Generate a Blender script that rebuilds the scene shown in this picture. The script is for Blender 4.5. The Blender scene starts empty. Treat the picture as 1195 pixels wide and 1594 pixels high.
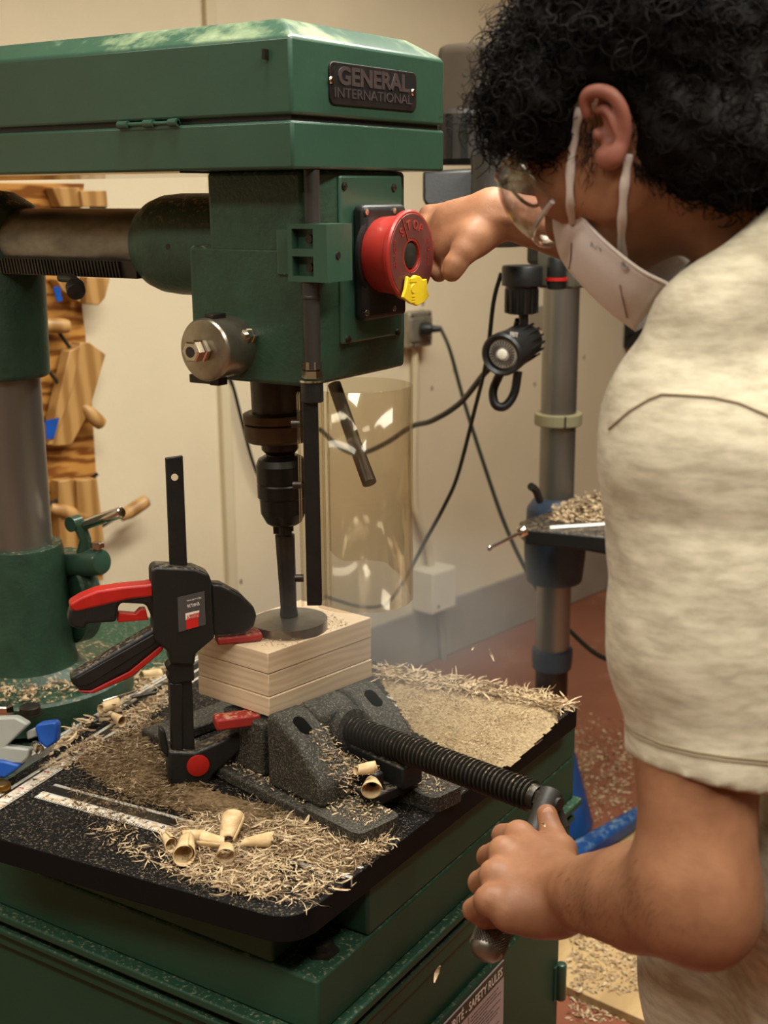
import bpy, math, random
import numpy as np
from mathutils import Vector, Matrix, noise
R = random.Random(7)
# ------------------------------------------------------------------ camera, world, lights, exposure
F, CX, CY = 1980.0, 597.5, 797.0
PITCH, ROLL, YAW = math.radians(14.1), math.radians(0.45), math.radians(32.6)
CAM = np.array([0, 0, 1.45])
fw = np.array([-math.sin(YAW)*math.cos(PITCH), math.cos(YAW)*math.cos(PITCH), -math.sin(PITCH)])
rt = np.array([math.cos(YAW), math.sin(YAW), 0.0]); up = np.cross(rt, fw)
_c, _s = math.cos(ROLL), math.sin(ROLL)
rt, up = _c*rt-_s*up, _s*rt+_c*up
scene = bpy.context.scene
cd = bpy.data.cameras.new('camera'); cam = bpy.data.objects.new('camera', cd); scene.collection.objects.link(cam)
cd.sensor_fit = 'HORIZONTAL'; cd.sensor_width = 36; cd.lens = F/1195*36; cd.clip_start = .02
M4 = Matrix([[rt[0], up[0], -fw[0], CAM[0]], [rt[1], up[1], -fw[1], CAM[1]], [rt[2], up[2], -fw[2], CAM[2]], [0, 0, 0, 1]])
cam.matrix_world = M4; scene.camera = cam
cd.dof.use_dof = True; cd.dof.focus_distance = 1.5; cd.dof.aperture_fstop = 9
scene.view_settings.view_transform = 'Standard'; scene.view_settings.look = 'None'
scene.view_settings.gamma = 1; scene.view_settings.use_curve_mapping = False
scene.view_settings.exposure = 0.14
wd = bpy.data.worlds.new('world'); scene.world = wd; wd.use_nodes = True
wd.node_tree.nodes['Background'].inputs[0].default_value = (.98, .98, .90, 1)
wd.node_tree.nodes['Background'].inputs[1].default_value = 0.22
def area(name, loc, sx, sy, power, col=(1, .975, .87), rot=(0, 0, 0)):
    l = bpy.data.lights.new(name, 'AREA'); l.shape = 'RECTANGLE'; l.size = sx; l.size_y = sy; l.energy = power; l.color = col; l.spread = math.radians(145)
    o = bpy.data.objects.new(name, l); o.location = loc; o.rotation_euler = rot; scene.collection.objects.link(o); return o
area('ceiling_lamp_light', (-.75, 1.9, 2.72), .35, 2.4, 66)
area('ceiling_lamp_light', (.45, 1.0, 2.72), .35, 2.4, 60)
area('ceiling_lamp_light', (-1.2, -.6, 2.72), 2.4, .35, 36)
# ------------------------------------------------------------------ helpers
def ray(u, v): return fw + rt*(u-CX)/F - up*(v-CY)/F
def at(u, v, d): return CAM + ray(u, v)*d            # a point seen at (u,v) at depth d
def onp(u, v, ax, val):                               # ... or on a world plane
    r = ray(u, v); return CAM + r*((val-CAM[ax])/r[ax])
def onplane(u, v, p0, n):
    r = ray(u, v); n = np.array(n, float); return CAM + r*(((np.array(p0)-CAM) @ n)/(r @ n))
def V(*a): return np.array(a, float)
def unit(v): v = np.array(v, float); return v/np.linalg.norm(v)
def basis(d):
    d = unit(d); a = V(0, 0, 1) if abs(d[2]) < .9 else V(1, 0, 0)
    x = unit(np.cross(a, d)); return x, np.cross(d, x), d
class MB:
    def __init__(s): s.v = []; s.f = []
    def add(s, vs, fs):
        b = len(s.v); s.v += [tuple(map(float, p)) for p in vs]; s.f += [tuple(i+b for i in f) for f in fs]; return s
    def box(s, c, h, ax=None):
        c = V(*c); X, Y, Z = ax if ax is not None else (V(1,0,0), V(0,1,0), V(0,0,1))
        vs = [c+X*h[0]*i+Y*h[1]*j+Z*h[2]*k for i in (-1,1) for j in (-1,1) for k in (-1,1)]
        return s.add(vs, [(0,1,3,2),(4,6,7,5),(0,4,5,1),(2,3,7,6),(0,2,6,4),(1,5,7,3)])
    def bx(s, x0, x1, y0, y1, z0, z1): return s.box(((x0+x1)/2,(y0+y1)/2,(z0+z1)/2), (abs(x1-x0)/2,abs(y1-y0)/2,abs(z1-z0)/2))
    def lathe(s, p0, d, prof, n=32, a0=0, a1=2*math.pi, close=True, cap=True):
        X, Y, D = basis(d); full = abs(a1-a0-2*math.pi) < 1e-6; m = n if full else n+1
        vs = []
        for (t, r) in prof:
            for i in range(m):
                a = a0+(a1-a0)*i/n; vs.append(V(*p0)+D*t+(X*math.cos(a)+Y*math.sin(a))*max(r, 1e-5))
        fs = []
        for k in range(len(prof)-1):
            for i in range(n):
                j = (i+1) % m; fs.append((k*m+i, k*m+j, (k+1)*m+j, (k+1)*m+i))
        if cap and full: fs.append(tuple(range(m))[::-1]); fs.append(tuple((len(prof)-1)*m+i for i in range(m)))
        return s.add(vs, fs)
    def cyl(s, p0, p1, r0, r1=None, n=24):
        p0, p1 = V(*p0), V(*p1); L = np.linalg.norm(p1-p0); return s.lathe(p0, p1-p0, [(0, r0), (L, r0 if r1 is None else r1)], n)
    def rcyl(s, p0, p1, r, b=.003, n=28):
        p0, p1 = V(*p0), V(*p1); L = np.linalg.norm(p1-p0)
        return s.lathe(p0, p1-p0, [(0, r-b), (b*.3, r-b*.3), (b, r), (L-b, r), (L-b*.3, r-b*.3), (L, r-b)], n)
    def tube(s, pts, r, n=8, cap=True):
        pts = [V(*p) for p in pts]; m = len(pts); rr = r if hasattr(r, '__len__') else [r]*m
        T = [unit(pts[min(i+1, m-1)]-pts[max(i-1, 0)]) for i in range(m)]
        X, Y, _ = basis(T[0]); vs = []
        for i in range(m):
            X = unit(X-T[i]*(X @ T[i])); Y = np.cross(T[i], X)
            vs += [pts[i]+(X*math.cos(2*math.pi*k/n)+Y*math.sin(2*math.pi*k/n))*rr[i] for k in range(n)]
        fs = [(i*n+k, i*n+(k+1) % n, (i+1)*n+(k+1) % n, (i+1)*n+k) for i in range(m-1) for k in range(n)]
        if cap: fs += [tuple(range(n))[::-1], tuple((m-1)*n+k for k in range(n))]
        return s.add(vs, fs)
    def prism(s, poly, ext):                           # polygon (3D points) extruded by a vector
        n = len(poly); e = V(*ext); poly = [V(*p) for p in poly]
        nn = sum((np.cross(poly[i]-poly[0], poly[(i+1) % n]-poly[0]) for i in range(n)), V(0,0,0))
        if nn @ e > 0: poly = poly[::-1]
        vs = poly+[p+e for p in poly]
        return s.add(vs, [tuple(range(n))]+[tuple(n+i for i in range(n))[::-1]]+[(i, n+i, n+(i+1) % n, (i+1) % n) for i in range(n)])
    def build(s, name, mat, parent=None, bevel=0, seg=2, smooth=35, sub=0, **kw):
        return finish(name, s.v, s.f, mat, parent, bevel, seg, smooth, sub, **kw)
def finish(name, v, f, mat, parent=None, bevel=0, seg=2, smooth=35, sub=0, label=None, cat=None, group=None, kind=None):
    me = bpy.data.meshes.new(name)
    if isinstance(v, np.ndarray):
        me.vertices.add(len(v)); me.vertices.foreach_set('co', v.astype(np.float32).ravel())
        k = f.shape[1]; me.loops.add(f.size); me.loops.foreach_set('vertex_index', f.astype(np.int32).ravel())
        me.polygons.add(len(f)); me.polygons.foreach_set('loop_start', np.arange(0, f.size, k, dtype=np.int32)); me.update(calc_edges=True)
    else: me.from_pydata(v, [], f)
    me.materials.append(mat)
    if smooth:
        me.shade_smooth()
        if smooth < 180:
            try: me.set_sharp_from_angle(angle=math.radians(smooth))
            except Exception: pass
    o = bpy.data.objects.new(name, me); scene.collection.objects.link(o)
    if bevel:
        b = o.modifiers.new('bevel', 'BEVEL'); b.width = bevel; b.segments = seg; b.limit_method = 'ANGLE'; b.angle_limit = math.radians(32)
        b.harden_normals = False
    if sub: m = o.modifiers.new('sub', 'SUBSURF'); m.levels = sub; m.render_levels = sub
    setp(o, parent, label, cat, group, kind); return o
def setp(o, parent=None, label=None, cat=None, group=None, kind=None):
    if parent is not None:
        o.parent = parent; o.matrix_parent_inverse = PW(parent).inverted()
    for k, x in (('label', label), ('category', cat), ('group', group), ('kind', kind)):
        if x: o[k] = x
def PW(p):
    m = Matrix.LocRotScale(p.location, p.rotation_euler, p.scale)
    if p.parent: m = PW(p.parent) @ p.matrix_parent_inverse @ m
    return m
def thing(name, loc, label, cat, group=None):
    o = bpy.data.objects.new(name, None); o.location = tuple(map(float, loc)); o.empty_display_size = .05
    scene.collection.objects.link(o); setp(o, None, label, cat, group); return o
def text(name, s, org, X, Y, h, mat, parent, ext=.0006, w=None, bold=0, **kw):
    c = bpy.data.curves.new(name, 'FONT'); c.body = s; c.size = 1; c.extrude = 0; c.offset = bold; c.align_x = 'LEFT'; c.resolution_u = 3
    o = bpy.data.objects.new(name, c); scene.collection.objects.link(o)
    dg = bpy.context.evaluated_depsgraph_get(); me = bpy.data.meshes.new_from_object(o.evaluated_get(dg))
    bpy.data.objects.remove(o)
    co = np.array([v.co[:] for v in me.vertices]); mn, mx = co.min(0), co.max(0)
    sy = h/max(mx[1]-mn[1], 1e-6); sx = sy if w is None else w/(mx[0]-mn[0])
    X, Y = unit(X), unit(Y); N = np.cross(X, Y)
    P = V(*org)+np.outer((co[:, 0]-mn[0])*sx, X)+np.outer((co[:, 1]-mn[1])*sy, Y)
    fs = [tuple(p.vertices) for p in me.polygons]; mb = MB()
    n = len(P); mb.add(list(P+N*ext), fs)
    mb.add(list(P)+list(P+N*ext), []); b = n
    ec = {}
    for f in fs:
        for i in range(len(f)):
            e = (f[i], f[(i+1) % len(f)]); ec[tuple(sorted(e))] = ec.get(tuple(sorted(e)), [])+[e]
    mb.f += [(b+e[0][0], b+e[0][1], b+n+e[0][1], b+n+e[0][0]) for e in ec.values() if len(e) == 1]
    bpy.data.meshes.remove(me)
    return mb.build(name, mat, parent, smooth=0, **kw)
def spline(pts, n=8):
    pts = [V(*p) for p in pts]; out = []; P = [pts[0]*2-pts[1]]+pts+[pts[-1]*2-pts[-2]]
    for i in range(1, len(P)-2):
        for k in range(n):
            t = k/n; a, b, c, d = P[i-1:i+3]
            out.append(.5*((2*b)+(c-a)*t+(2*a-5*b+4*c-d)*t*t+(3*b-a-3*c+d)*t**3))
    out.append(pts[-1]); return out
# ------------------------------------------------------------------ materials
def lin(c):
    return tuple((x/255/12.92 if x/255 <= .04045 else ((x/255+.055)/1.055)**2.4) for x in c)
MATS = {}
def mat(name, col, rough=.5, metal=0, spec=.5, var=0, vs=8, bump=0, bs=60, dust=0, dcol=(176, 148, 112), dscale=45, coat=0, stretch=None, col2=None, trans=0, ior=1.45, emit=None, dall=0, sheen=0, sss=0):
    m = bpy.data.materials.new(name); m.use_nodes = True; nt = m.node_tree; N = nt.nodes; L = nt.links
    b = N['Principled BSDF']; c = lin(col)+(1,); I = b.inputs
    I['Base Color'].default_value = c; I['Roughness'].default_value = rough; I['Metallic'].default_value = metal
    I['Specular IOR Level'].default_value = spec; I['IOR'].default_value = ior; I['Coat Weight'].default_value = coat; I['Coat Roughness'].default_value = .15
    I['Transmission Weight'].default_value = trans; I['Sheen Weight'].default_value = sheen
    if sss: I['Subsurface Weight'].default_value = sss; I['Subsurface Radius'].default_value = (.006, .003, .0018); I['Subsurface Scale'].default_value = 1
    if emit: I['Emission Color'].default_value = lin(emit[:3])+(1,); I['Emission Strength'].default_value = emit[3]
    tc = N.new('ShaderNodeTexCoord'); mp = N.new('ShaderNodeMapping'); L.new(tc.outputs['Object'], mp.inputs[0])
    if stretch: mp.inputs['Scale'].default_value = stretch
    out = None
    def noise(scale, det=5, ro=.6):
        n = N.new('ShaderNodeTexNoise'); n.inputs['Scale'].default_value = scale; n.inputs['Detail'].default_value = det; n.inputs['Roughness'].default_value = ro
        L.new(mp.outputs[0], n.inputs['Vector']); return n.outputs['Fac']
    def ramp(src, a, bb, ca=(0,0,0,1), cb=(1,1,1,1)):
        r = N.new('ShaderNodeValToRGB'); r.color_ramp.elements[0].position = a; r.color_ramp.elements[1].position = bb
        r.color_ramp.elements[0].color = ca; r.color_ramp.elements[1].color = cb; L.new(src, r.inputs[0]); return r.outputs[0]
    if var or col2:
        c2 = lin(col2) if col2 else tuple(x*(1-var) for x in lin(col)); c1 = lin(col) if col2 else tuple(min(1, x*(1+var)) for x in lin(col))
        out = ramp(noise(vs), .35, .65, c2+(1,), c1+(1,))
    if dust:
        g = N.new('ShaderNodeNewGeometry'); sp = N.new('ShaderNodeSeparateXYZ'); L.new(g.outputs['Normal'], sp.inputs[0])
        up_ = ramp(sp.outputs['Z'], .35, .9) if not dall else None
        nn = ramp(noise(dscale, 8, .7), .66-dust*.35, .70-dust*.2)
        if up_ is not None:
            mu = N.new('ShaderNodeMath'); mu.operation = 'MULTIPLY'; L.new(up_, mu.inputs[0]); L.new(nn, mu.inputs[1]); fac = mu.outputs[0]
        else: fac = nn
        mx = N.new('ShaderNodeMix'); mx.data_type = 'RGBA'; L.new(fac, mx.inputs['Factor'])
        if out is not None: L.new(out, mx.inputs['A'])
        else: mx.inputs['A'].default_value = c
        mx.inputs['B'].default_value = lin(dcol)+(1,); out = mx.outputs['Result']
        if metal:
            mm = N.new('ShaderNodeMath'); mm.operation = 'MULTIPLY_ADD'; L.new(fac, mm.inputs[0]); mm.inputs[1].default_value = -metal; mm.inputs[2].default_value = metal; L.new(mm.outputs[0], I['Metallic'])
    if out is not None: L.new(out, I['Base Color'])
    if bump:
        bn = N.new('ShaderNodeBump'); bn.inputs['Strength'].default_value = min(bump, 1); bn.inputs['Distance'].default_value = .002
        L.new(noise(bs, 6), bn.inputs['Height']); L.new(bn.outputs[0], I['Normal'])
    m['keep'] = 1; MATS[name] = m; return m
def woodmat(name, c1, c2, scale=9, axis=(1, .12, 1), rough=.6, dist=5, bump=.1):
    m = bpy.data.materials.new(name); m.use_nodes = True; nt = m.node_tree; N = nt.nodes; L = nt.links; b = N['Principled BSDF']
    tc = N.new('ShaderNodeTexCoord'); mp = N.new('ShaderNodeMapping'); mp.inputs['Scale'].default_value = axis; L.new(tc.outputs['Object'], mp.inputs[0])
    w = N.new('ShaderNodeTexWave'); w.wave_type = 'RINGS'; w.inputs['Scale'].default_value = scale; w.inputs['Distortion'].default_value = dist; w.inputs['Detail'].default_value = 3; w.inputs['Detail Scale'].default_value = 2
    L.new(mp.outputs[0], w.inputs[0]); r = N.new('ShaderNodeValToRGB'); r.color_ramp.elements[0].color = lin(c1)+(1,); r.color_ramp.elements[1].color = lin(c2)+(1,)
    r.color_ramp.elements[0].position = .1; r.color_ramp.elements[1].position = .8
    L.new(w.outputs['Fac'], r.inputs[0]); L.new(r.outputs[0], b.inputs['Base Color']); b.inputs['Roughness'].default_value = rough
    return m
GREEN = (47, 76, 60)
M_green = mat('green_enamel', GREEN, .33, 0, .5, var=.10, vs=5, bump=.12, bs=90, coat=.25)
M_greend = mat('dusty_green_enamel', GREEN, .36, 0, .5, var=.10, vs=5, bump=.12, bs=90, dust=.5, dcol=(132, 144, 112), dscale=5, coat=.25)
M_greenc = mat('cast_green_enamel', (40, 66, 50), .42, 0, .5, var=.18, vs=30, bump=.5, bs=160, dust=.35, dscale=120)
M_cab = mat('cabinet_green_enamel', (36, 66, 49), .55, 0, .25, var=.08, vs=6, bump=.08, bs=60, dust=.34, dcol=(120, 118, 92), dscale=170)
M_steel = mat('ground_steel', (132, 128, 120), .36, .8, var=.25, vs=6, stretch=(1, 1, .2), bump=.05, bs=200)
M_steelx = mat('worn_ground_steel', (124, 119, 110), .38, .85, var=.3, vs=30, stretch=(.5, 1, 1), bump=.1, bs=200)
M_dsteel = mat('dark_steel', (62, 56, 50), .38, .75, var=.3, vs=25, bump=.1, bs=120)
M_chuck = mat('black_oxide_steel', (42, 39, 36), .33, .7, var=.15, vs=25)
M_brown = mat('browned_steel', (74, 56, 38), .45, .6, var=.2, vs=25)
M_chrome = mat('chrome', (205, 198, 184), .14, 1)
M_alu = mat('aluminium', (214, 210, 200), .4, .6, dust=.35, dscale=90)
M_shiny = mat('polished_tin', (190, 172, 140), .12, 1, var=.1, vs=10)
M_blk = mat('black_plastic', (24, 24, 23), .42, 0, var=.2, vs=40, bump=.15, bs=250)
M_blkd = mat('dusty_black_plastic', (23, 23, 22), .45, 0, bump=.2, bs=250, dust=.5, dscale=150, dcol=(120, 104, 84))
M_tab = mat('black_table_laminate', (13, 13, 13), .65, 0, .15, bump=.1, bs=200, dust=.30, dscale=380, dcol=(128, 112, 92))
M_red = mat('red_plastic', (165, 28, 20), .42, 0, var=.1, vs=30)
M_redd = mat('dusty_red_rubber', (150, 34, 28), .6, 0, dust=.5, dscale=160, dcol=(190, 140, 110))
M_stop = mat('faded_red_plastic', (142, 36, 28), .36, 0, var=.12, vs=20, coat=.2)
M_stopf = mat('worn_red_face', (88, 42, 38), .5, 0, var=.2, vs=40)
M_yel = mat('yellow_plastic', (226, 196, 40), .4, 0, var=.06, vs=60)
M_iron = mat('dusty_cast_iron', (44, 42, 37), .7, .2, var=.35, vs=60, bump=.8, bs=260, dust=.42, dscale=420, dcol=(112, 102, 84), dall=1)
M_screw = mat('oily_dark_steel', (52, 49, 44), .4, .7, dust=.35, dscale=220, dcol=(150, 126, 94))
M_void = mat('slot_shade_black', (12, 11, 10), .95, 0, 0)  # matte black standing in for the shade inside the vise slots
M_knurl = mat('knurled_steel', (120, 114, 104), .35, .8, var=.1, vs=60)
M_plate = mat('name_plate_metal', (52, 46, 44), .42, .6, var=.2, vs=50)
M_plateb = mat('name_plate_field', (26, 25, 26), .5, .2)
M_platel = mat('name_plate_letters', (96, 84, 82), .4, .6)
M_white = mat('white_print', (225, 218, 205), .6)
M_greylab = mat('grey_sticker', (72, 68, 66), .5)
M_labred = mat('red_sticker', (196, 34, 26), .5)
M_labw = mat('lilac_white_sticker', (176, 160, 158), .6)
M_labk = mat('black_print', (30, 29, 27), .5)
M_ink = mat('grey_print', (84, 74, 78), .6)
M_inkred = mat('red_print', (170, 40, 46), .6)
M_rule = mat('white_rule_tape', (205, 198, 186), .5, dust=.55, dscale=150)
M_blue = mat('blue_plastic', (22, 74, 156), .42, var=.1, vs=30)
M_grey = mat('grey_plastic', (150, 150, 142), .45, var=.05, vs=20)
M_bluec = mat('blue_cast_enamel', (30, 70, 128), .4, 0, var=.15, vs=14, dust=.5, dscale=30, dcol=(110, 140, 165))
M_blueg = mat('grimy_blue_enamel', (42, 58, 78), .45, 0, var=.25, vs=14)
M_char = mat('charcoal_enamel', (44, 40, 36), .5, 0, var=.2, vs=10, bump=.2, bs=80)
M_taup = mat('brown_grey_enamel', (76, 66, 55), .6, 0, var=.1, vs=12)
M_band = mat('dusty_collar_enamel', (142, 136, 104), .6, 0, dust=.5, dscale=120)
M_cable = mat('dark_green_cable', (28, 32, 26), .45)
M_wall = mat('cream_painted_wall', (216, 201, 170), .75, 0, .3, var=.05, vs=2.2, bump=.35, bs=120)
M_wpaint = mat('cream_painted_metal', (206, 191, 158), .6, 0, .3, var=.04, vs=4)
M_base = mat('grey_baseboard_paint', (134, 122, 108), .5, 0, var=.12, vs=5, bump=.1, bs=60)
M_floor = mat('red_brown_painted_floor', (124, 74, 54), .36, 0, var=.12, vs=3, dust=.22, dscale=5, dcol=(140, 96, 74), bump=.2, bs=30)
M_ceil = mat('ceiling_white', (200, 190, 170), .9)
M_plywood = mat('dusty_plywood', (190, 160, 112), .75, col2=(160, 130, 88), vs=14, stretch=(1, .3, 1))
M_box = mat('white_steel_box', (214, 204, 180), .5, var=.04, vs=20)
M_gbox = mat('galvanised_box', (150, 142, 124), .42, .6, var=.15, vs=40)
M_skin = mat('skin', (150, 105, 76), .5, 0, .3, col2=(124, 82, 57), vs=16, bump=.2, bs=150, sss=.12)
M_ear = mat('flushed_ear_skin', (142, 88, 72), .5, 0, .4, sss=.2)
M_nail = mat('nail', (188, 140, 116), .35)
M_hair = mat('black_hair', (15, 11, 9), .55, 0, .06)
M_mask = mat('white_mask_fabric', (212, 202, 196), .85, 0, .2, bump=.25, bs=400)
M_strap = mat('white_elastic', (204, 190, 180), .8, bump=.3, bs=600)
M_maskp = mat('mask_grey_print', (140, 126, 120), .8)
M_glass = mat('clear_goggle_plastic', (235, 228, 222), .06, 0, .5, trans=1, ior=1.35)
M_jean = mat('dark_denim', (40, 44, 54), .85)
M_shoe = mat('black_shoe_leather', (26, 24, 23), .5)
# worn-rag shirt: heather streaks
M_shirt = mat('oatmeal_heather_jersey', (190, 180, 157), .92, 0, .15, col2=(160, 149, 127), vs=110, stretch=(.35, .35, 1.3), bump=.12, bs=500, sheen=.1)
M_chip = mat('pine_shaving', (206, 183, 148), .7, 0, .2, col2=(150, 124, 94), vs=60)
M_chipd = mat('brown_sawdust', (140, 116, 86), .85, 0, .1, col2=(92, 74, 54), vs=200, bump=.9, bs=500)
M_saw = mat('pale_sawdust', (178, 156, 122), .9, 0, .1, col2=(134, 114, 84), vs=260, bump=1, bs=700)
M_curl = mat('curled_pine_ribbon', (216, 190, 148), .55, 0, .3, col2=(186, 154, 110), vs=50, stretch=(1, 1, 4))
M_pine = woodmat('pale_spruce', (208, 180, 146), (220, 194, 160), 10, (.3, .3, 3), .6, 6)
M_pine2 = woodmat('pale_spruce_side', (204, 176, 142), (218, 192, 158), 12, (.4, .4, 3), .6, 8)
M_ply = woodmat('varnished_fir_plywood', (122, 72, 28), (186, 132, 66), 5, (.5, .5, 2.2), .35, 9)
M_maple = woodmat('oiled_maple', (150, 108, 56), (182, 140, 84), 8, (1, 1, .3), .45, 3)
def plastic_clear(name, tint, op, base=.03):
    m = bpy.data.materials.new(name); m.use_nodes = True; nt = m.node_tree; N = nt.nodes; L = nt.links; N.remove(N['Principled BSDF'])
    t = N.new('ShaderNodeBsdfTransparent'); t.inputs[0].default_value = lin(tint)+(1,)
    g = N.new('ShaderNodeBsdfGlossy'); g.inputs['Roughness'].default_value = .08; g.inputs[0].default_value = (.9, .85, .75, 1)
    d = N.new('ShaderNodeBsdfDiffuse'); d.inputs[0].default_value = lin((180, 165, 135))+(1,)
    lw = N.new('ShaderNodeLayerWeight'); lw.inputs[0].default_value = .5
    pw_ = N.new('ShaderNodeMath'); pw_.operation = 'POWER'; L.new(lw.outputs['Facing'], pw_.inputs[0]); pw_.inputs[1].default_value = 4
    fr = N.new('ShaderNodeMath'); fr.operation = 'MULTIPLY_ADD'; L.new(pw_.outputs[0], fr.inputs[0]); fr.inputs[1].default_value = .55; fr.inputs[2].default_value = base
    a = N.new('ShaderNodeMixShader'); a.inputs[0].default_value = op; L.new(t.outputs[0], a.inputs[1]); L.new(d.outputs[0], a.inputs[2])
    c = N.new('ShaderNodeMixShader'); L.new(fr.outputs[0], c.inputs[0]); L.new(a.outputs[0], c.inputs[1]); L.new(g.outputs[0], c.inputs[2])
    L.new(c.outputs[0], N['Material Output'].inputs[0]); return m
M_shield = plastic_clear('clear_shield_plastic', (249, 246, 239), .018)
M_goggle = plastic_clear('clear_goggle_lens', (244, 240, 238), .03, .10)
# ------------------------------------------------------------------ room
WP, WN = V(-1.955, 3.209, 0), V(.984, -.176, 0); WN = unit(WN); WT = V(-WN[1], WN[0], 0)   # wall plane, its normal, its run
def wall(u, v, off=0.0): return onplane(u, v, WP+WN*off, WN)
def wallbox(mb, s0, s1, z0, z1, t0, t1):
    c = WP+WT*(s0+s1)/2+WN*(t0+t1)/2+V(0, 0, (z0+z1)/2); return mb.box(c, ((s1-s0)/2, (t1-t0)/2, (z1-z0)/2), (WT, WN, V(0,0,1)))
def ws(u, v): p = wall(u, v); return float((p-WP) @ WT), float(p[2])
seam, _ = ws(967, 540)
mb = MB(); wallbox(mb, -6, seam-.0015, 0, 2.8, -.12, 0); wallbox(mb, seam+.0015, 4, 0, 2.8, -.12, 0); wallbox(mb, -6, 4, 0, 2.8, -.14, -.006)
mb.build('wall_left', M_wall, kind='structure')
mb = MB(); wallbox(mb, -6, 4, 0, .185, .0, .012); mb.build('baseboard_left', M_base, bevel=.004, kind='structure')
MB().bx(-4, 4.2, -3.2, 7.6, -.1, 0).build('floor', M_floor, kind='structure')
MB().bx(-4, 4.2, -3.2, 7.6, 2.8, 2.9).build('ceiling', M_ceil, kind='structure')
MB().bx(-4, 4.2, 7.4, 7.5, 0, 2.8).build('wall_back', M_wall, kind='structure')
MB().bx(4.0, 4.1, -3.2, 7.4, 0, 2.8).build('wall_right', M_wall, kind='structure')
MB().bx(-4, 4.2, -3.2, -3.1, 0, 2.8).build('wall_front', M_wall, kind='structure')
# ------------------------------------------------------------------ cabinet
cab = thing('machine_cabinet', (-1.2, 1.32, 0), 'dark green steel cabinet under the black drill table with a bilingual safety sticker', 'cabinet')
X0, XR, YF, YB = -1.95, -.72, .985, 1.66
MB().bx(X0, XR-.012, YF+.02, YB-.01, .02, .50).build('body', M_cab, cab, bevel=.004)
mb = MB(); mb.bx(X0, XR+.002, YF-.008, YB+.004, .508, .518); mb.bx(X0, XR-.004, YF+.006, YB, .48, .508); mb.bx(X0, XR+.012, YF-.016, YB+.006, .536, .548)
mb.bx(X0, XR-.002, YF+.002, YB, .518, .536); mb.build('ledge', M_cab, cab, bevel=.003)
px0 = XR-.062; py1 = YF+.10
poly = [(X0, YF), (px0, YF), (px0, py1), (XR, py1), (XR, YB), (X0, YB)]
mb = MB(); mb.prism([V(x, y, .618) for x, y in poly], (0, 0, .0695)); mb.bx(X0, XR, YF, YB, .548, .617); mb.build('base_casting', M_cab, cab, bevel=.004)
mb = MB(); mb.lathe((XR-.03, YF+.05, .617), (0,0,1), [(0, .02), (.003, .02), (.003, .011), (.012, .011), (.013, .009)], 6); mb.build('anchor_bolt', M_dsteel, cab)
MB().bx(XR-.011, XR-.002, YF+.05, YB-.035, .05, .402).build('door', M_cab, cab, bevel=.003)
door = bpy.data.objects['door']; door['label'] = 'flush green cabinet door'
mb = MB(); h0 = onp(870, 1500, 0, XR); mb.rcyl(V(XR+.004, h0[1], h0[2]-.062), V(XR+.004, h0[1], h0[2]+.002), .0085, .003, 16); mb.bx(XR-.003, XR+.001, h0[1]-.016, h0[1]+.002, h0[2]-.058, h0[2]); mb.build('door_hinge', M_green, cab)
# safety sticker
a = onp(784, 1494, 0, XR); lx = XR+.0005; ly1, lz1 = a[1], a[2]; ly0 = ly1-.27
stk = MB().bx(lx-.002, lx, ly0, ly1, lz1-.26, lz1).build('safety_sticker', M_labw, cab, smooth=0, label='lilac-white safety rules sticker with a black heading')
mb = MB(); mb.bx(lx-.001, lx+.0004, ly0, ly1, lz1-.026, lz1-.001)
mb.build('sticker_heading', M_labk, stk, smooth=0)
text('heading_lettering', 'RÈGLES DE SÉCURITÉ - SAFETY RULES', V(lx+.0004, ly0+.006, lz1-.021), V(0,1,0), V(0,0,1), .017, M_white, stk, .0003, w=.258, bold=.01)
mb = MB(); mb.bx(lx, lx+.0004, ly1-.105, ly1-.1035, lz1-.25, lz1-.03)
rr = random.Random(3)
for col0, col1 in ((ly1-.098, ly1-.006), (ly0+.006, ly1-.110)):
    z = lz1-.034
    while z > lz1-.25:
        e = col1-(rr.random()*.02 if rr.random() < .5 else .045*rr.random()); y = col0
        while y < e-.004:
            wlen = .004+.010*rr.random(); mb.bx(lx, lx+.0004, y, min(y+wlen, e), z-.0016, z); y += wlen+.0018
        z -= .0056
mb.build('fine_print', M_ink, stk, smooth=0, kind='stuff')
# ------------------------------------------------------------------ table
TZ = .72
tab = thing('drill_table', (-1.0, 1.25, TZ-.03), 'black laminated drill table with aluminium tracks, strewn with shavings', 'table')
cs = [V(-.712, .935, 0), V(-.697, 1.612, 0), V(-1.315, 1.615, 0), V(-1.205, .885, 0)]
def round_poly(cs, rad, n=6):
    out = []
    for i, c in enumerate(cs):
        a, b = unit(cs[i-1]-c), unit(cs[(i+1) % len(cs)]-c); r = rad[i]
        for k in range(n+1):
            t = k/n; out.append(c+a*r*(1-t)**2+b*r*t**2)
    return out
top = MB().prism([p+V(0, 0, TZ-.032) for p in round_poly(cs, (.04, .006, .02, .03))], (0, 0, .032)).build('tabletop', M_tab, tab, bevel=.0015)
def track(p0, p1, w, name='track', rule=False):
    p0, p1 = V(*p0, TZ), V(*p1, TZ); d = unit(p1-p0); n = V(-d[1], d[0], 0); L = np.linalg.norm(p1-p0); c = (p0+p1)/2; ax = (d, n, V(0,0,1))
    t = MB()
    for s in (-1, 1):
        t.box(c+n*s*(w/2-.0025), (L/2, .0025, .0012), ax); t.box(c+n*s*(w/2-.0008)-V(0,0,.004), (L/2+.0008, .0008, .005), ax)
    t.box(c-V(0,0,.0095), (L/2+.0008, w/2, .0006), ax)
    tr = t.build(name, M_alu, tab, bevel=.0003)
    MB().box(c+V(0,0,.00015), (L/2, w/2-.005, .0003), ax).build('track_groove', M_dsteel, tr)  # flush strip coloured dark to stand in for a groove's inner shade
    return tr
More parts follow.
